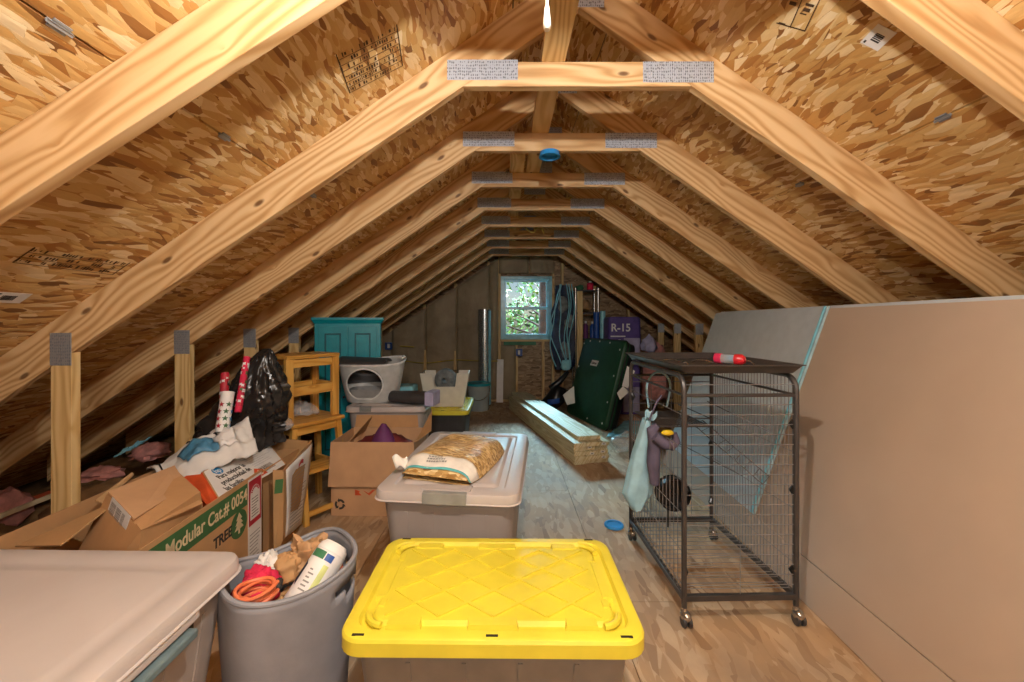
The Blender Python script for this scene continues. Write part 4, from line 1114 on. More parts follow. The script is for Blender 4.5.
# clear bucket with teal lid
bk = thing('clear_bucket', 'clear plastic bucket with a teal lid near the window wall', 'bucket', (-.385, 5.92, 0))
b = MB(); b.lathe([(.001, .002), (.145, .002), (.15, .01), (.165, .36), (.172, .362), (.172, .375)], n=36, cap=False); b.build('pail', 'clear', bk, smooth=True, ang=40, solid=.003)
b = MB(); b.lathe([(.178, .362), (.18, .385), (.175, .395), (.165, .398), (.16, .390), (.001, .390)], n=36, cap=False); b.build('lid', 'teal', bk, smooth=True, ang=40)
b = MB(); b.lathe([(.001, .006), (.135, .006), (.142, .14), (.001, .16)], n=24, cap=False); b.build('contents', 'greycloth', bk, smooth=True)
b = MB(); b.tube([(.17 * cos(a), -.17 * abs(sin(a)) * .5 - .10, .33 - .16 * sin(a)) for a in [pi * i / 14 for i in range(15)]], .004, 6); b.build('handle', 'chrome', bk, smooth=True)
# foil roll
fo = thing('foil_roll', 'tall silver foil roll standing by the window wall', 'foil roll', (-.315, 6.24, 0))
b = MB(); b.tube([(0, 0, .0), (0, 0, 1.48)], .098, 28); b.build('roll', 'foil', fo, smooth=True, ang=50)
b = MB(); b.grid(lambda u, v: (.101 * cos(R(-50 + 70 * u)), .101 * sin(R(-50 + 70 * u)), .02 + 1.44 * v), 8, 2); b.build('blue_edge', 'paleblue', fo, smooth=True)
b = MB(); b.tube([(0, 0, 1.4805), (0, 0, 1.486)], [.05, .045], 20); b.build('core', 'card', fo)
b = MB(); b.bar((-.085, 6.47, 0), (-.075, 6.5, .685), .105, .038, (0, 1, 0)); tag(b.build('white_board', 'white', bevel=.002), 'short white board standing against the wall below the window', 'board')
# electrical fittings and cable at the far end
def elbox(name, x, y, z, label, par=None):
    t = thing(name, label, 'electrical box', (x, y, z)); b = MB()
    ring_frame(b, -.05, .05, -.055, .055, .006, -.03, .04); b.span((-.05, .034, -.055), (.05, .04, .055)); b.build('box_shell', 'bluebox', t)
    b = MB(); b.span((-.018, -.012, -.035), (.018, .033, .035)); b.build('device', 'porcelain', t, bevel=.003); return t
elbox('wall_box', P(388, 345, 6.44).x + .01, 6.44, P(388, 346, 6.44).z, 'blue electrical box on the left end of the far wall')
elbox('wall_box', P(519, 352, 6.49).x, 6.45, .80, 'blue electrical box under the window')
def cable(name, pts, r, mat, label, cat='cable', group=None):
    out = []
    P4 = [Vector(p) for p in pts]
    for i in range(len(P4) - 1):
        p0, p1, p2, p3 = P4[max(i - 1, 0)], P4[i], P4[i + 1], P4[min(i + 2, len(P4) - 1)]
        for s_ in range(8):
            t = s_ / 8; out.append(.5 * ((2 * p1) + (p2 - p0) * t + (2 * p0 - 5 * p1 + 4 * p2 - p3) * t * t + (3 * p1 - p0 - 3 * p2 + p3) * t ** 3))
    out.append(P4[-1]); b = MB(); b.tube(out, r, 8); return tag(b.build(name, mat, smooth=True), label, cat, group)
yw = YW - .17
cable('yellow_cable', [P(400, 346, 6.40), P(414, 347, 6.40)], .010, 'romexyellow', 'short yellow cable end beside the left blue wall box')
cable('yellow_cable', [P(405, 361, yw), P(426, 363, yw), P(455, 360, yw), P(480, 361, yw - .0), P(498, 361, yw)], .008, 'romexyellow', 'yellow cable running level across the kraft faced wall')
for i, (px, y0, y1) in enumerate(((425, 350, 370), (455, 351, 370))):
    b = MB(); b.prism([P(px - 1.6, y1, yw - .01), P(px + 1.6, y1, yw - .01), P(px + .8, y0, yw - .01), P(px - .8, y0, yw - .01)], (0, .02, 0))
    tag(b.build('wood_shim', 'stud', grain=grainz()), ('left', 'right')[i] + ' of the two pale wood shims crossed by the yellow cable on the far wall', 'wood shim', 'shims on the far wall')
# thin cables looping over the collar ties
cable('white_cable', [(.22, TY[3] + .06, 2.40), (.30, TY[3] + .1, 2.33), (.42, TY[3] + .04, 2.30), (.52, TY[3] + .1, 2.34), (.60, TY[3] + .05, 2.41)], .006, 'romexyellow', 'thin pale cable looping near the fourth collar tie')
cable('white_cable', [(.10, TY[4] + .08, 2.42), (.2, TY[4] + .1, 2.30), (.3, TY[4] + .1, 2.235), (.36, TY[4] + .12, 2.33), (.42, TY[4] + .1, 2.22)], .006, 'romexyellow', 'thin pale cable sagging behind the fifth collar tie')
# ------------------------------------------------------------------ stack of fresh boards on the floor
ld = Vector((-.607, 2.57, 0)).normalized(); lx = Vector((ld.y, -ld.x, 0))
near = Vector((.617, 3.61, 0))
rng = random.Random(7)
rows = ['bottom', 'second', 'third', 'fourth', 'fifth', 'top']
cols = {3: ['left', 'middle', 'right'], 2: ['left', 'right']}
for r_ in range(6):
    n_ = 3 if r_ < 5 else 2
    for c_ in range(n_):
        j = rng.uniform(-.025, .03); L = 2.44
        x0 = c_ * .1125 + (.065 if r_ == 5 else 0) + rng.uniform(-.004, .004) * (r_ > 0)
        o_ = near + lx * x0 + ld * (j + (.05 if r_ == 5 else 0))
        b = MB(); e1 = .1105; e2 = .0385
        q = [Vector((0, 0, 0)), Vector((0, e1, 0)), Vector((0, e1, e2)), Vector((0, 0, e2))]
        b.hexa(q + [p + Vector((L, 0, 0)) for p in q])
        ob = b.build('lumber_board', 'stack', base=False, grain=((1, 0, 0), (0, 1, 0), (0, 0, 1)), bevel=.003)
        ob.matrix_basis = Matrix.Translation(o_ + lx * e1 + Vector((0, 0, .001 + r_ * .0392))) @ Matrix((ld, -lx, (0, 0, 1))).transposed().to_4x4()
        tag(ob, '%s board of the %s layer in the lumber stack beside the green case' % (cols[n_][c_], rows[r_]), 'board', 'boards of the lumber stack')
        if (r_, c_) in ((3, 1), (4, 2), (2, 1), (2, 2), (1, 2)):
            b = MB(); b.prism([(-.0015, .035, .009), (-.0015, .075, .009), (-.0015, .075, .029), (-.0015, .035, .029)], (.0012, 0, 0)); b.mi = 1
            b.prism([(-.0022, .045, .014), (-.0022, .066, .014), (-.0022, .066, .023), (-.0022, .045, .023)], (.0006, 0, 0)); b.build('grade_tag', ['paper', 'inkgrey'], ob)

# ------------------------------------------------------------------ dark green case leaning on the right
gc_o = Vector((.865, 5.55, .02)); BLp, BRp = Vector((.86, 5.70, .02)), Vector((1.15, 4.72, .02))
gx = (BRp - BLp).normalized(); gup = (Vector((.275, .085, 1.03))).normalized()
gn = gx.cross(gup).normalized(); gn = gn if gn.x < 0 else -gn
Lg, Hg, Tg = (BRp - BLp).length, 1.07, .19
gcase = thing('green_case', 'large dark green case with pale snaps, leaning beside the lumber stack', 'case', BLp)
fm = Matrix((gx, gup, gx.cross(gup))).transposed()
sgn = 1 if (gx.cross(gup)).dot(gn) > 0 else -1
def gp(x, y, z): return BLp + gx * x + gup * y + gn * z            # z out of the face
def rr3(x0, x1, y0, y1, r, z, n=6):
    return [gp((x0 + x1) / 2 + p.x, (y0 + y1) / 2 + p.y, z) for p in rrect(x1 - x0, y1 - y0, r, 0, n)]
b = MB(); b.loft([rr3(.03, Lg - .03, .03, Hg - .03, .06, -Tg), rr3(.0, Lg, .0, Hg, .08, -Tg + .03), rr3(0, Lg, 0, Hg, .08, -.075)]); b.build('case_shell', 'black', gcase, world=True, smooth=True, ang=35)
b = MB(); b.loft([rr3(-.012, Lg + .012, -.012, Hg + .012, .09, -.09), rr3(-.015, Lg + .015, -.015, Hg + .015, .09, -.03), rr3(.0, Lg, .0, Hg, .08, -.004), rr3(.03, Lg - .03, .03, Hg - .03, .07, .006)]); b.build('cover', 'dgreen', gcase, world=True, smooth=True, ang=35)
b = MB(); ring = rr3(-.014, Lg + .014, -.014, Hg + .014, .09, -.055, 10); b.tube(ring, .012, 8, True); b.build('edge_binding', 'black', gcase, world=True, smooth=True)
for u, v in [(.05, .3), (.05, .62), (.05, .93), (.2, .97), (.45, .975), (.7, .97), (.95, .9), (.955, .6), (.955, .3), (.95, .06), (.6, .04)]:
    b = MB(); b.lathe([(.012, 0), (.012, .005), (.006, .009), (.001, .010)], c=gp(u * Lg, v * Hg, .004), axis=gn, n=10); b.build('snap', 'porcelain', gcase, world=True, smooth=True)
b = MB(); lo = [gp(.45 * Lg + x, .70 * Hg + y, .0065) for x, y in ((-.10, -.038), (.075, -.038), (.10, .038), (-.075, .038))]; b.prism(lo, gn * .003); b.build('logo_plate', 'paper', gcase, world=True)
lm = frame(gp(.45 * Lg - .082, .70 * Hg, .0098), gx, gup)
letters('Coleman', .046, lm, 'ink', gcase, sx=.85, bold=.001)
for q in ([P(627, 366, 4.62), P(635, 371, 4.60), P(628, 388, 4.58), P(622, 386, 4.60)], [P(617, 393, 4.58), P(623, 386, 4.57), P(629, 392, 4.56), P(620, 400, 4.57)], [P(563, 395, 5.3), P(574, 386, 5.25), P(575, 403, 5.2), P(567, 405, 5.25)]):
    b = MB(); panel(b, q, .003); b.build('paper_tag', 'paper', gcase, world=True)
# plastic sheet on the floor by the case
b = MB()
def psf(u, v):
    p = P(606, 437, 4.45).lerp(P(648, 437, 4.45), u) * (1 - v) + P(625, 420, 5.2).lerp(P(655, 418, 5.2), u) * v; p.z = .012 + .03 * abs(noise.noise(Vector((u * 4, v * 4, 2)))) + .008 * noise.noise(Vector((u * 13, v * 13, 2))); return p
b.grid(psf, 20, 20); tag(b.build('plastic_sheet', 'paleblue', smooth=True, solid=.003), 'pale blue plastic sheeting on the floor right of the green case', 'plastic sheet')
lump(P(626, 447, 3.98) + Vector((0, 0, .03)), (.13, .11, .10), 'clearbag', 'clear_bag', 'crumpled clear bag on the floor between the lumber stack and the cage', 'bag', 22, .35)
# black and blue bag left of the case
db = thing('duffel_bag', 'slumped black bag with a blue patch, between the lumber and the green case', 'bag', (.66, 5.85, 0))
b = MB(); b.ball((0, 0, .17), (.17, .14, .17), 24, 14)
for v in b.bm.verts:
    v.co *= 1 + .25 * noise.noise(v.co * 7); v.co.z = max(.001, v.co.z); v.co.x += .45 * v.co.z - .02
b.build('bag_body', 'black', db, smooth=True, ang=80)
b = MB(); b.grid(lambda u, v: Vector((-.06 + .17 * u, -.155 - .02 * sin(pi * u), .12 + .07 * v + .02 * u)), 8, 4); b.build('blue_patch', 'bluebox', db, smooth=True, solid=.004)
b = MB(); b.tube([(.0, 0, .32), (.12, -.03, .42), (.22, 0, .52), (.26, .02, .56)], [.05, .045, .035, .02], 12); b.build('bag_neck', 'black', db, smooth=True)

# ------------------------------------------------------------------ far right corner: wire shelf, hangings, insulation
sh = thing('metal_shelf', 'tall narrow metal shelf right of the window, behind a wooden board', 'shelf', (1.235, 6.22, 0))
for sx in (-1, 1):
    for sy in (-1, 1):
        b = MB(); b.tube([(sx * .17, sy * .13, 0), (sx * .17, sy * .13, 1.80)], .013, 10); b.build('post', 'chrome', sh, smooth=True)
for z in (.25, .72, 1.03, 1.42, 1.76):
    b = MB(); b.box((0, 0, z), (.335, .255, .02)); b.build('shelf_tray', 'darkgrey', sh, bevel=.003)
def can(name, c, r, h, mat, label, cat='bottle', cap=None):
    t = thing(name, label, cat, c, 0, 'bottles on the metal shelf'); b = MB(); b.lathe([(.001, 0), (r, 0), (r, h * .72), (r * .5, h * .84), (r * .42, h * .86)], n=16); b.build('bottle_body', mat, t, smooth=True, ang=40)
    b = MB(); b.lathe([(r * .45, h * .86), (r * .45, h), (.001, h)], n=14); b.build('cap', cap or 'white', t, smooth=True, ang=40)
can('spray_bottle', (1.14, 6.12, 1.041), .035, .24, 'bottlered', 'red bottle on the left of the middle shelf')
can('spray_bottle', (1.225, 6.13, 1.041), .036, .26, 'plum', 'plum bottle in the middle of the middle shelf')
can('spray_bottle', (1.325, 6.12, 1.041), .040, .25, 'bluebox', 'blue bottle at the right of the middle shelf')
can('spray_bottle', (1.20, 6.12, .731), .042, .22, 'white', 'white bottle with a red cap on the lower shelf', cap='red')
can('spray_bottle', (1.32, 6.12, .731), .038, .2, 'yellowplastic', 'yellow bottle on the lower shelf')
can('spray_bottle', (1.29, 6.12, 1.771), .05, .13, 'pink', 'pink bottle on the top of the metal shelf')
lump((1.14, 6.16, 1.80), (.06, .06, .045), 'greenboard', 'green_cloth', 'green cloth on top of the metal shelf', 'cloth', 31, .4)
lump((1.2, 6.2, 1.52), (.12, .09, .09), 'brownpaper', 'paper_bag', 'crumpled brown bag on the upper shelf of the metal rack', 'bag', 33, .4)
b = MB(); b.bar((1.105, 5.98, 0), (1.115, 6.04, 1.745), .085, .038, (0, -1, 0)); tag(b.build('wooden_board', 'stud', grain=grainz(), bevel=.002), 'upright pale wooden board standing in front of the metal shelf', 'board')
hg = thing('hanging_coats', 'dark bundle hanging on the wall between the window and the metal shelf', 'garment bundle', (.93, 6.24, .5))
b = MB(); rings = []
for j in range(29):
    t = j / 28; z = .55 + 1.30 * t; w_ = (.10 + .08 * sin(pi * (t * .9 + .08))) * (1 - .25 * max(0, t - .75) * 4 * .5); ring = []
    for i in range(40):
        a = 2 * pi * i / 40; k_ = 1 + .55 * noise.noise(Vector((cos(a) * 2.2, sin(a) * 2.2, t * 4))) + .25 * noise.noise(Vector((cos(a) * 6, sin(a) * 6, t * 5)))
        ring.append(Vector((.905 + .03 * sin(4 * t) + w_ * cos(a) * k_, 6.27 + .10 * sin(a) * k_, z)))
    rings.append(ring)
b.loft(rings); b.build('fabric', 'navy', hg, world=True, smooth=True, ang=60)
for i, (x, z, s_) in enumerate(((.88, 1.55, .10), (.98, 1.28, .09), (.93, .85, .09))):
    b = MB(); b.ball((x, 6.19, z), (s_ * .8, .06, s_ * 1.5), 18, 10); b.rough(.03, 9, i); b.build('grey_fold', 'greycloth', hg, world=True, smooth=True)
for i in range(6):
    rng = random.Random(60 + i); ph_ = rng.uniform(0, 6); x = .82 + .035 * i; pts = [(x + .05 * sin(3.2 * t + ph_) + .025 * sin(9 * t + 2 * ph_) - .10 * sin(pi * t) * (1 if i < 3 else -.5), 6.13 - .01 * i, 1.86 - 1.25 * t) for t in [k_ / 14 for k_ in range(15)]]
    b = MB(); b.tube(pts, .008, 7); b.build('plastic_edge', 'paleblue', hg, world=True, smooth=True)
can2 = lump((.92, 6.1, .62), (.075, .06, .10), 'paleblue', 'blue_bundle', 'pale blue plastic bundle at the foot of the hanging coats', 'bundle', 41, .3)
def roll(px0, px1, py0, Y, z0, mat, label, cat='insulation', grp=None):
    a, c = P(px0, py0, Y), P(px1, py0, Y); r = (c.x - a.x) / 2; b = MB(); b.tube([((a.x + c.x) / 2, Y + r, z0), ((a.x + c.x) / 2, Y + r, a.z)], r, 18)
    b.rough(.008, 14, px0); return tag(b.build('plastic_roll', mat, smooth=True, ang=50), label, cat, grp)
roll(594, 600, 312, 5.98, 0, 'bluebox', 'narrow blue roll standing left of the insulation bags', 'plastic roll', 'rolls beside the insulation bags')
roll(600.5, 606, 311, 5.9, 0, 'paleblue', 'pale blue plastic roll standing directly beside the R-15 bag', 'plastic roll', 'rolls beside the insulation bags')
def insul_bag(label, c, w, d, h, rz, words):
    t = thing('insulation_bag', label, 'insulation bag', c, rz, 'insulation bags'); b = MB(); rs = []
    for f, z in ((.9, 0), (1, .03), (1.02, h * .5), (1, h - .03), (.92, h)): rs.append(rrect(w * f, d * f, .05, z))
    b.loft(rs); b.rough(.006, 9); b.build('bale', 'purple', t, smooth=True, ang=40)
    b = MB(); b.grid(lambda u, v: (-.02 + (w / 2) * u * .98, -d / 2 * (1.02) - .008, .04 + (h * .52) * v), 4, 4); b.build('pale_panel', 'lavender', t, solid=.002)
    if words:
        m = wm(t) @ frame((-w / 2 + .025, -d / 2 * 1.02 - .009, h * .78), (1, 0, 0), (0, 0, 1))
        letters('R-15', .15, m, 'white', t, sx=.95, bold=.003)
        b = MB(); b.span((-w / 2 + .02, -d / 2 * 1.02 - .010, h * .60), (0.0, -d / 2 * 1.02 - .008, h * .625)); b.build('white_line', 'white', t)
        b = MB(); b.prism([(-w / 2 + .05, -d / 2 * 1.02 - .009, .12), (-w / 2 + .08, -d / 2 * 1.02 - .009, .12), (-w / 2 + .16, -d / 2 * 1.02 - .009, h * .55), (-w / 2 + .13, -d / 2 * 1.02 - .009, h * .55)], (0, -.001, 0)); b.build('white_slash', 'white', t)
    return t
insul_bag('lower purple insulation bag on the floor behind the green case', (1.66, 5.78, 0), .45, .36, .66, 0, False)
insul_bag('upper purple insulation bag marked R-15, above the green case', (1.665, 5.78, .663), .45, .36, .69, 0, True)
lump((2.07, 5.60, .50), (.17, .20, .50), 'insul', 'pink_insulation', 'pink insulation batt right of the purple insulation bags', 'insulation', 51, .25, n=28, m=18)
lump((1.93, 5.42, .96), (.10, .10, .12), 'lavender', 'lavender_wrap', 'crumpled lavender wrap on the pink insulation beside the purple bags', 'plastic wrap', 54, .4)

# ------------------------------------------------------------------ eave clutter on the left
lump(P(5, 510, 2.5), (.12, .11, .12), 'insul', 'pink_insulation', 'pink tuft of insulation at the left picture edge', 'insulation', 61, .4)
lump(P(150, 452, 2.85), (.12, .10, .06), 'insul', 'pink_insulation', 'pink insulation tuft behind the white crumpled bag', 'insulation', 62, .4)
lump(P(100, 474, 2.45), (.11, .08, .035), 'insul', 'pink_insulation', 'flat dusky insulation scrap right of the nearest left post', 'insulation', 63, .5)
b = MB()
def bpf(u, v): return P(113, 457, 2.75).lerp(P(138, 446, 2.9), u) + Vector((.02 * v, .09 * v, .04 * v + .03 * noise.noise(Vector((u * 4, v * 4, 1)))))
b.grid(bpf, 10, 6); tag(b.build('blue_plastic', 'paleblue', smooth=True, solid=.003), 'scrap of pale blue plastic in the eave behind the nearest left post', 'plastic scrap')
b = MB(); a, c = P(-20, 520, 2.35), P(56, 492, 2.75); b.bar(a, c, .10, .018); tag(b.build('wood_strip', 'orange', bevel=.002), 'orange red plank lying in the eave left of the nearest post', 'plank')
b = MB(); a, c = P(-20, 524, 2.25), P(56, 494, 2.62); b.bar(a, c, .012, .03); tag(b.build('wood_strip', 'cream', bevel=.002), 'thin pale strip lying along the front of the orange plank', 'strip')
lump(P(112, 505, 2.1), (.25, .22, .10), 'brownins', 'insulation_heap', 'brown insulation heaped at the foot of the nearest left post', 'insulation', 66, .35)
# ------------------------------------------------------------------ wire pet cage on casters
cg = thing('pet_cage', 'tall dark wire pet cage on casters beside the leaning drywall', 'cage', (.985, 2.04, 0), R(1.2))
cw, cd = .478, .672; X0, X1, Y0, Y1 = -cw / 2, cw / 2, -cd / 2, cd / 2
ZT, ZBm = 1.045, .115
rp = .0115
def crail(b, pts, r=rp, n=8, closed=False): b.tube(pts, r, n, closed); return b
# end frames: each an upside-down U with rounded shoulders, posts running down to the casters
for s, nm in ((-1, 'side_frame'), (1, 'side_frame')):
    x = s * cw / 2; pts = [(x, Y0, .075), (x, Y0, ZT - .06)]
    pts += [(x, Y0 + .06 - .06 * cos(a), ZT - .06 + .06 * sin(a)) for a in [R(15 * i) for i in range(1, 7)]]
    pts += [(x, Y1 - .06 + .06 * sin(a), ZT - .06 + .06 * cos(a)) for a in [R(15 * i) for i in range(0, 7)]]
    pts += [(x, Y1, .075)]
    b = MB(); crail(b, pts); b.build(nm, 'cage', cg, smooth=True)
for y, nm in ((Y0, 'front'), (Y1, 'back')):
    b = MB(); b.span((X0, y - .010, ZBm - .012), (X1, y + .010, ZBm + .012)); b.build('bottom_rail', 'cage', cg, bevel=.002)
    b = MB(); crail(b, [(X0, y, .965), (X1, y, .965)], .0075); b.build('cross_rail', 'cage', cg, smooth=True)
for x in (X0, X1):
    b = MB(); b.span((x - .010, Y0, ZBm - .012), (x + .010, Y1, ZBm + .012)); b.build('bottom_rail', 'cage', cg, bevel=.002)
    b = MB(); crail(b, [(x, Y0, .965), (x, Y1, .965)], .006); b.build('cross_rail', 'cage', cg, smooth=True)
# wire panels
wr = .0019
def wires(name, segs, r=wr):
    b = MB()
    for a, c in segs: b.tube([a, c], r, 5)
    return b.build(name, 'cagewire', cg)
zs = [ZBm + .05 + i * (.845 / 20) for i in range(21)]
front = [((X0, Y0, z), (X1, Y0, z)) for z in zs if True] + [((0.0, Y0, ZBm), (0.0, Y0, ZBm + .22))]
wires('front_wires', front)
back = [((X0, Y1, z), (X1, Y1, z)) for z in zs[::3]] + [((X0 + cw * i / 4, Y1, ZBm), (X0 + cw * i / 4, Y1, .965)) for i in (1, 2, 3)]
wires('back_wires', back)
ys = [Y0 + .02 + i * ((cd - .04) / 27) for i in range(28)]
wires('side_wires', [((X1, y, ZBm), (X1, y, ZT - .01)) for y in ys] + [((X1, Y0, z), (X1, Y1, z)) for z in (.25, .48, .72)])
ys2 = [Y0 + .02 + i * ((cd - .04) / 16) for i in range(17)]
wires('side_wires', [((X0, y, ZBm), (X0, y, .74)) for y in ys2] + [((X0, Y0, z), (X0, Y1, z)) for z in (.16, .30, .46, .60, .74, .88)])
wires('floor_wires', [((X0, Y0 + cd * i / 18, ZBm + .012), (X1, Y0 + cd * i / 18, ZBm + .012)) for i in range(1, 18)])
# hooks and clamps on the posts
for x, y in ((X0, Y0), (X1, Y0), (X0, Y1), (X1, Y1)):
    for z in (.22, .56, .84):
        b = MB(); b.tube([(x * .985, y * .985, z - .018), (x * .955, y * .97, z), (x * .985, y * .985, z + .018)], [.009, .013, .009], 8); b.build('clamp', 'black', cg, smooth=True)
# low tray under the grille, wire shelf with ramp
b = MB(); b.loft([rrect(.20, .34, .02, 0), rrect(.20, .34, .02, .004)])
bmesh.ops.translate(b.bm, vec=(X0 + .12, .12, .735), verts=b.bm.verts); b.bm.free()
sx0, sx1, sy0, sy1, sz = X0 + .015, X0 + .275, -.03, Y1 - .015, .755
segs = [((sx0, sy0 + (sy1 - sy0) * i / 22, sz), (sx1, sy0 + (sy1 - sy0) * i / 22, sz)) for i in range(23)] + [((sx0 + (sx1 - sx0) * i / 14, sy0, sz - .003), (sx0 + (sx1 - sx0) * i / 14, sy1, sz - .003)) for i in range(15)]
b = MB()
for a, c in segs: b.tube([a, c], .0016, 5)
for q in (((sx0, sy0, sz), (sx1, sy0, sz)), ((sx1, sy0, sz), (sx1, sy1, sz)), ((sx1, sy0, sz + .04), (sx1, sy1, sz + .04)), ((sx0, sy0, sz + .04), (sx1, sy0, sz + .04))): b.tube(list(q), .003, 6)
b.build('wire_shelf', 'cage', cg)
b = MB(); r0, r1 = Vector((sx1 - .02, .05, sz)), Vector((X1 - .05, -.22, .56))
for s_ in (-.045, .045): b.tube([r0 + Vector((s_, s_, .0)), r1 + Vector((s_, s_, 0))], .0028, 6)
for i in range(9): p = r0.lerp(r1, i / 8); b.tube([p + Vector((-.045, -.045, 0)), p + Vector((.045, .045, 0))], .0018, 5)
b.build('ramp', 'cage', cg)
b = MB(); b.tube([(sx1, .0, sz + .12), (X1 - .015, -.20, sz + .015)], .0022, 6); b.build('spare_rod', 'cage', cg)
b = MB(); b.tube([(sx1 - .05, Y1 - .05, sz - .16), (X1 - .02, .0, sz - .26)], .0022, 6); b.build('spare_rod', 'cage', cg)
# exercise wheel
wc = Vector((X0 + .17, .16, .345)); b = MB()
for yy in (-.03, .03): b.tube([(wc.x + .085 * cos(a), wc.y + yy, wc.z + .085 * sin(a)) for a in [2 * pi * i / 30 for i in range(30)]], .004, 6, True)
b.loft([[(wc.x + .083 * cos(a), wc.y + yy, wc.z + .083 * sin(a)) for a in [2 * pi * i / 30 for i in range(30)]] for yy in (-.03, .03)], False, False)
b.loft([[(wc.x + .083 * cos(a), wc.y + yy, wc.z + .083 * sin(a)) for a in [2 * pi * i / 30 for i in range(30)]] for yy in (.028, .031)], True, True)
b.tube([(wc.x, wc.y - .03, wc.z), (wc.x, wc.y + .06, wc.z)], .006, 8)
b.tube([(wc.x, wc.y + .06, wc.z), (wc.x, wc.y + .06, ZBm + .015)], .005, 8)
b.build('exercise_wheel', 'black', cg, smooth=True, ang=40)
# grille tray on top
b = MB(); e = .006
o_ = [rrect(cw + 2 * i, cd + 2 * i, .015, z, 3) for i, z in ((-.002, ZT + .013), (.020, ZT + .044), (.030, ZT + .046), (.030, ZT + .050), (.016, ZT + .050), (-.006, ZT + .018))]
b.loft(o_, True, True); b.build('top_tray', 'cage', cg, smooth=True, ang=30)
b = MB()
for i in range(5):
    b.tube([(-.16 + .055 * i, -.05 + .04 * i, ZT + .0195), (-.10 + .05 * i, .02 + .03 * (i % 2), ZT + .026), (-.05 + .05 * i, -.06 + .02 * i, ZT + .0195)], .003, 6)
tag(b.build('wire_hooks', 'chrome', None), 'loose wire hooks lying in the tray on top of the cage', 'wire hooks') if False else b.bm.free()
# casters
for x, y in ((X0, Y0), (X1, Y0), (X0, Y1), (X1, Y1)):
    ca = MB(); ca.tube([(x, y, .085), (x, y, .058)], [.008, .014], 12); ca.ball((x + .004, y - .008, .043), (.022, .026, .022), 16, 10)
    c_o = ca.build('caster', 'chrome', cg, smooth=True, ang=50)
    b = MB()
    for s_ in (-1, 1): b.lathe([(.008, -.006), (.022, -.006), (.0235, 0), (.022, .006), (.008, .006)], c=(x + s_ * .012 + .004, y - .012, .0245), axis=(1, 0, 0), n=20)
    b.build('wheel', 'darkgrey', c_o, smooth=True, ang=40)
# loose hooks in the tray
for i, (x, y, a) in enumerate(((.86, 2.12, .3), (.90, 2.02, 1.4), (1.02, 2.08, 2.2))):
    b = MB(); d = Vector((cos(a), sin(a), 0)); p = Vector((x, y, ZT + .0215))
    b.tube([p - d * .06, p - d * .02 + Vector((0, 0, .012)), p + d * .03 + Vector((0, 0, .012)), p + d * .06, p + d * .06 + Vector((d.y, -d.x, 0)) * .025], .0028, 7)
    tag(b.build('wire_hook', 'chrome', smooth=True), ['leftmost', 'middle', 'rightmost'][i] + ' loose metal hook lying in the tray on top of the cage', 'hook', 'hooks in the cage tray')
# water bottle on the tray
a, c = P(716, 355, 2.06), P(745, 359, 1.96); zt_ = ZT + .019 + .027
a.z = c.z = zt_; dr = (c - a).normalized()
wt = thing('water_bottle', 'small clear pet water bottle with red ends lying on the cage top', 'bottle', (a + c) / 2 - Vector((0, 0, .027)))
L = (c - a).length
b = MB(); b.lathe([(.022, 0.02), (.0245, .025), (.0245, L * .66), (.022, L * .68)], c=a, axis=dr, n=24); b.build('bottle_body', 'clear', wt, world=True, smooth=True, ang=40)
b = MB(); b.lathe([(.001, -.004), (.024, -.004), (.026, .0), (.026, .028), (.023, .030)], c=a, axis=dr, n=24); b.build('base_cap', 'bottlepink', wt, world=True, smooth=True, ang=40)
b = MB(); b.lathe([(.024, L * .66), (.0265, L * .67), (.0265, L * .90), (.016, L), (.001, L + .003)], c=a, axis=dr, n=24); b.build('cap', 'bottlered', wt, world=True, smooth=True, ang=40)
b = MB(); b.tube([c, c + dr * .02 + Vector((0, -.008, -.006)), c + dr * .03 + Vector((-.01, -.035, -.018))], .0035, 8); b.build('spout', 'chrome', wt, world=True, smooth=True)
b = MB(); b.grid(lambda u, v: a + dr * (L * (.32 + .26 * u)) + Vector((0, -.0252 * cos(R(-20 + 75 * v)), .0252 * sin(R(-20 + 75 * v)))), 3, 6); b.build('label', 'hpblue', wt, world=True, smooth=True)
# plastic bag and harness hanging on the left side of the cage
hb = thing('plastic_bag', 'pale blue plastic bag hanging on the left side of the cage', 'bag', (.68, 2.02, .35))
b = MB(); rings = []
for j in range(25):
    t = j / 24; z = .345 + .445 * t; w_ = .074 * min(1, (1.12 - t) ** .45) * (1 - .40 * t ** 2.0) * (.35 + .65 * min(1, t * 6)); ring = []
    for i in range(36):
        q = 2 * pi * i / 36; k_ = 1 + .16 * noise.noise(Vector((cos(q) * 2, sin(q) * 2, t * 2.5))) + .10 * noise.noise(Vector((cos(q) * 5, sin(q) * 5, t * 4)))
        ring.append(Vector((.652 + .055 * t + w_ * cos(q) * k_, 2.02 + .038 * sin(q) * k_, z)))
    rings.append(ring)
b.loft(rings); b.build('sack', 'bagblue', hb, world=True, smooth=True, ang=80)
b = MB(); b.grid(lambda u, v: Vector((.685 + .055 * u, 1.975 + .01 * sin(5 * u), .79 + .045 * v + .02 * u * (1 - v) + .012 * sin(7 * u))), 10, 6); b.build('bag_top', 'bagblue', hb, world=True, smooth=True, solid=.003)
b = MB(); b.tube([(.70, 2.02, .785), (.722, 2.02, .82), (.738, 2.02, .83)], .004, 6); b.build('tie', 'bagblue', hb, world=True)
hn = thing('pet_harness', 'dark purple padded harness hanging beside the plastic bag on the cage', 'harness', (.72, 1.93, .48))
pts = [(.716, 1.93, .50), (.708, 1.93, .60), (.712, 1.93, .70), (.700, 1.925, .76), (.725, 1.92, .785)]
b = MB(); b.tube(pts, [.022, .028, .03, .026, .014], 12); b.rough(.008, 14); b.build('padding', 'harness', hn, world=True, smooth=True)
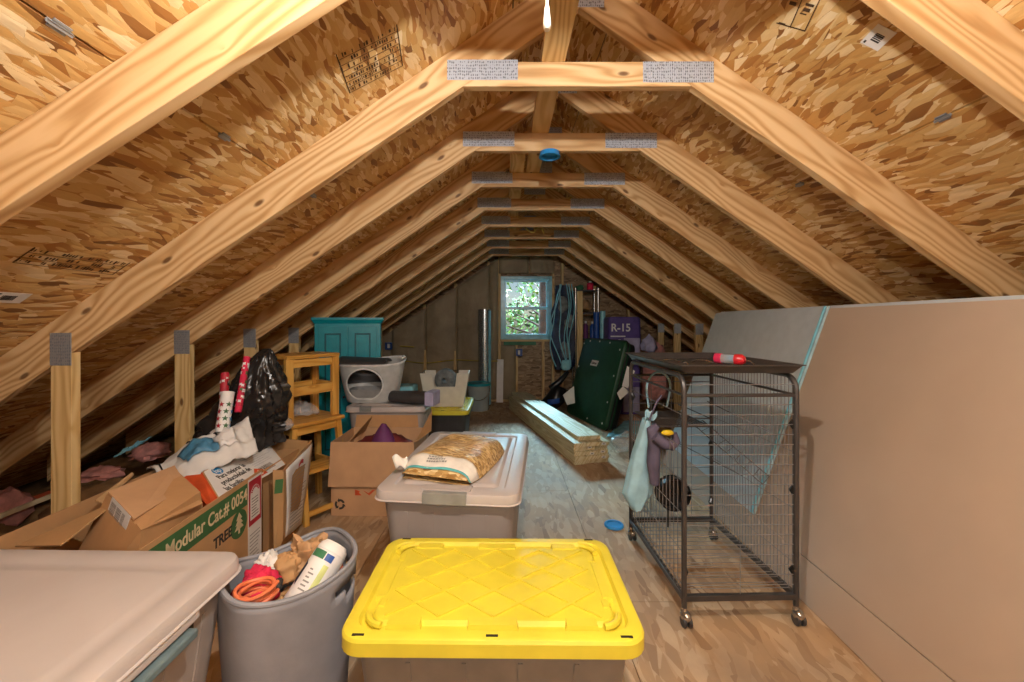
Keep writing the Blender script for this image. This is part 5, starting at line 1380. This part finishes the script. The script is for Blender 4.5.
b = MB(); b.tube([(.700, 1.89, .74), (.74, 1.885, .705), (.775, 1.885, .70), (.80, 1.885, .72), (.79, 1.885, .755)], [.024, .026, .024, .02, .015], 12); b.rough(.006, 14, 3); b.build('padding', 'harness', hn, world=True, smooth=True)
b = MB(); b.ball((.748, 1.86, .765), (.030, .014, .013), 14, 8); b.build('yellow_clip', 'yellowplastic', hn, world=True, smooth=True)
b = MB(); b.tube([(.70, 1.96, .80), (.735, 1.955, .89), (.758, 1.955, .92)], .0045, 7); b.build('strap', 'harness', hn, world=True, smooth=True)
# pale tube and leads inside the cage, upper left
cable('clear_tube', [(.80, 2.25, .80), (.79, 2.25, .92), (.83, 2.25, .99), (.89, 2.25, .985), (.92, 2.25, .92), (.90, 2.25, .80)], .006, 'bagblue', 'pale curved tube inside the upper left of the cage', 'tube')
# blue lid on the floor
b = MB(); p = P(614, 526, 2.53)
b.lathe([(.001, .006), (.042, .006), (.046, .012), (.056, .012), (.060, .006), (.060, 0), (.001, 0)], c=(p.x, p.y, .001), n=32, cap=False)
dl = tag(b.build('blue_disc', 'blueplastic', smooth=True, ang=35), 'round blue plastic lid on the floor left of the cage', 'lid')
# ------------------------------------------------------------------ outside the window
b = MB(); b.span((.74, 8.35, -3), (1.02, 8.62, 5))
rng = random.Random(4)
b = MB(); b.tube([(.86, 8.5, -3), (.85, 8.5, .5), (.88, 8.52, 1.6), (.86, 8.55, 3), (.9, 8.6, 5)], [.2, .165, .16, .155, .13], 14); b.rough(.02, 5)
tr = thing('tree', 'leafy tree with a reddish brown trunk outside the window', 'tree', (.86, 8.5, -3))
b.build('trunk', 'bark', tr, world=True, smooth=True, ang=80)
for mat, n, sd in (('leafgreen', 3800, 1), ('leafpale', 2200, 2)):
    b = MB(); rng = random.Random(sd)
    for i in range(n):
        c = Vector((rng.uniform(-.9, 2.0), rng.uniform(9.0, 10.6), rng.uniform(.1, 3.1)))
        if noise.noise(c * 1.7 + Vector((sd, 0, 0))) < -.12: continue
        s = rng.uniform(.04, .09); d = Vector((rng.gauss(0, 1), rng.gauss(0, 1), rng.gauss(-.4, 1))).normalized()
        w = d.cross(Vector((rng.gauss(0, 1), rng.gauss(0, 1), rng.gauss(0, 1)))).normalized() * s * .45
        b.f([b.v(c - d * s), b.v(c + w), b.v(c + d * s), b.v(c - w)])
    o = b.build('foliage', mat, tr, world=True); o['kind'] = 'stuff'
for i in range(6):
    rng = random.Random(40 + i); x0 = -.4 + .35 * i
    b = MB(); b.tube([(.86 + (x0 - .86) * t + .06 * sin(7 * t + i), 8.55 + 1.0 * t, .9 + .35 * i * .6 + t * (.5 + .1 * i)) for t in (0, .3, .6, 1)], [.03, .024, .017, .008], 7)
    b.build('branch', 'bark', tr, world=True, smooth=True)

# ------------------------------------------------------------------ light and camera
w = bpy.data.worlds.new('sky'); S.world = w; w.use_nodes = True; nt = w.node_tree; nt.nodes.clear()
sk = nt.nodes.new('ShaderNodeTexSky'); sk.sky_type = 'NISHITA'; sk.sun_elevation = R(48); sk.sun_rotation = R(200); sk.sun_disc = False
bg = nt.nodes.new('ShaderNodeBackground'); bg.inputs[1].default_value = .055
wo = nt.nodes.new('ShaderNodeOutputWorld'); nt.links.new(sk.outputs[0], bg.inputs[0]); nt.links.new(bg.outputs[0], wo.inputs[0])
def lamp_light(name, typ, loc, energy, col, **kw):
    d = bpy.data.lights.new(name, typ); d.energy = energy; d.color = col
    for k_, v_ in kw.items(): setattr(d, k_, v_)
    o = bpy.data.objects.new(name, d); COL.objects.link(o); o.location = loc; return o
lamp_light('bulb_light', 'POINT', (.065, .45, 2.14), 46, (1, .96, .92), shadow_soft_size=.022)
lamp_light('fill_light', 'POINT', (.35, -1.15, 1.95), 42, (.96, .98, 1), shadow_soft_size=.28)  # added soft fill behind the camera, not a lamp of the attic
sl = lamp_light('daylight', 'AREA', (.25, 10.2, 3.3), 1500, (.42, .80, 1.0), shape='RECTANGLE', size=2.6, size_y=1.1)
sl.rotation_euler = (Vector((.2, 3.6, .6)) - sl.location).to_track_quat('-Z', 'Y').to_euler()
cam = bpy.data.cameras.new('camera'); co = bpy.data.objects.new('camera', cam); COL.objects.link(co)
co.location = (0, 0, HC); co.rotation_euler = (R(90), 0, 0)
cam.sensor_fit = 'HORIZONTAL'; cam.sensor_width = 36; cam.lens = F / 1024 * 36
cam.shift_x = (512 - CX) / 1024; cam.shift_y = -(341 - CY) / 1024; cam.clip_start = .05
S.camera = co
S.view_settings.view_transform = 'Standard'; S.view_settings.look = 'None'; S.view_settings.gamma = 1; S.view_settings.use_curve_mapping = False
S.view_settings.exposure = 0.9
S.cycles.max_bounces = 12; S.cycles.diffuse_bounces = 10; S.cycles.transparent_max_bounces = 24
S.cycles.use_denoising = True
S.cycles.sample_clamp_indirect = 6
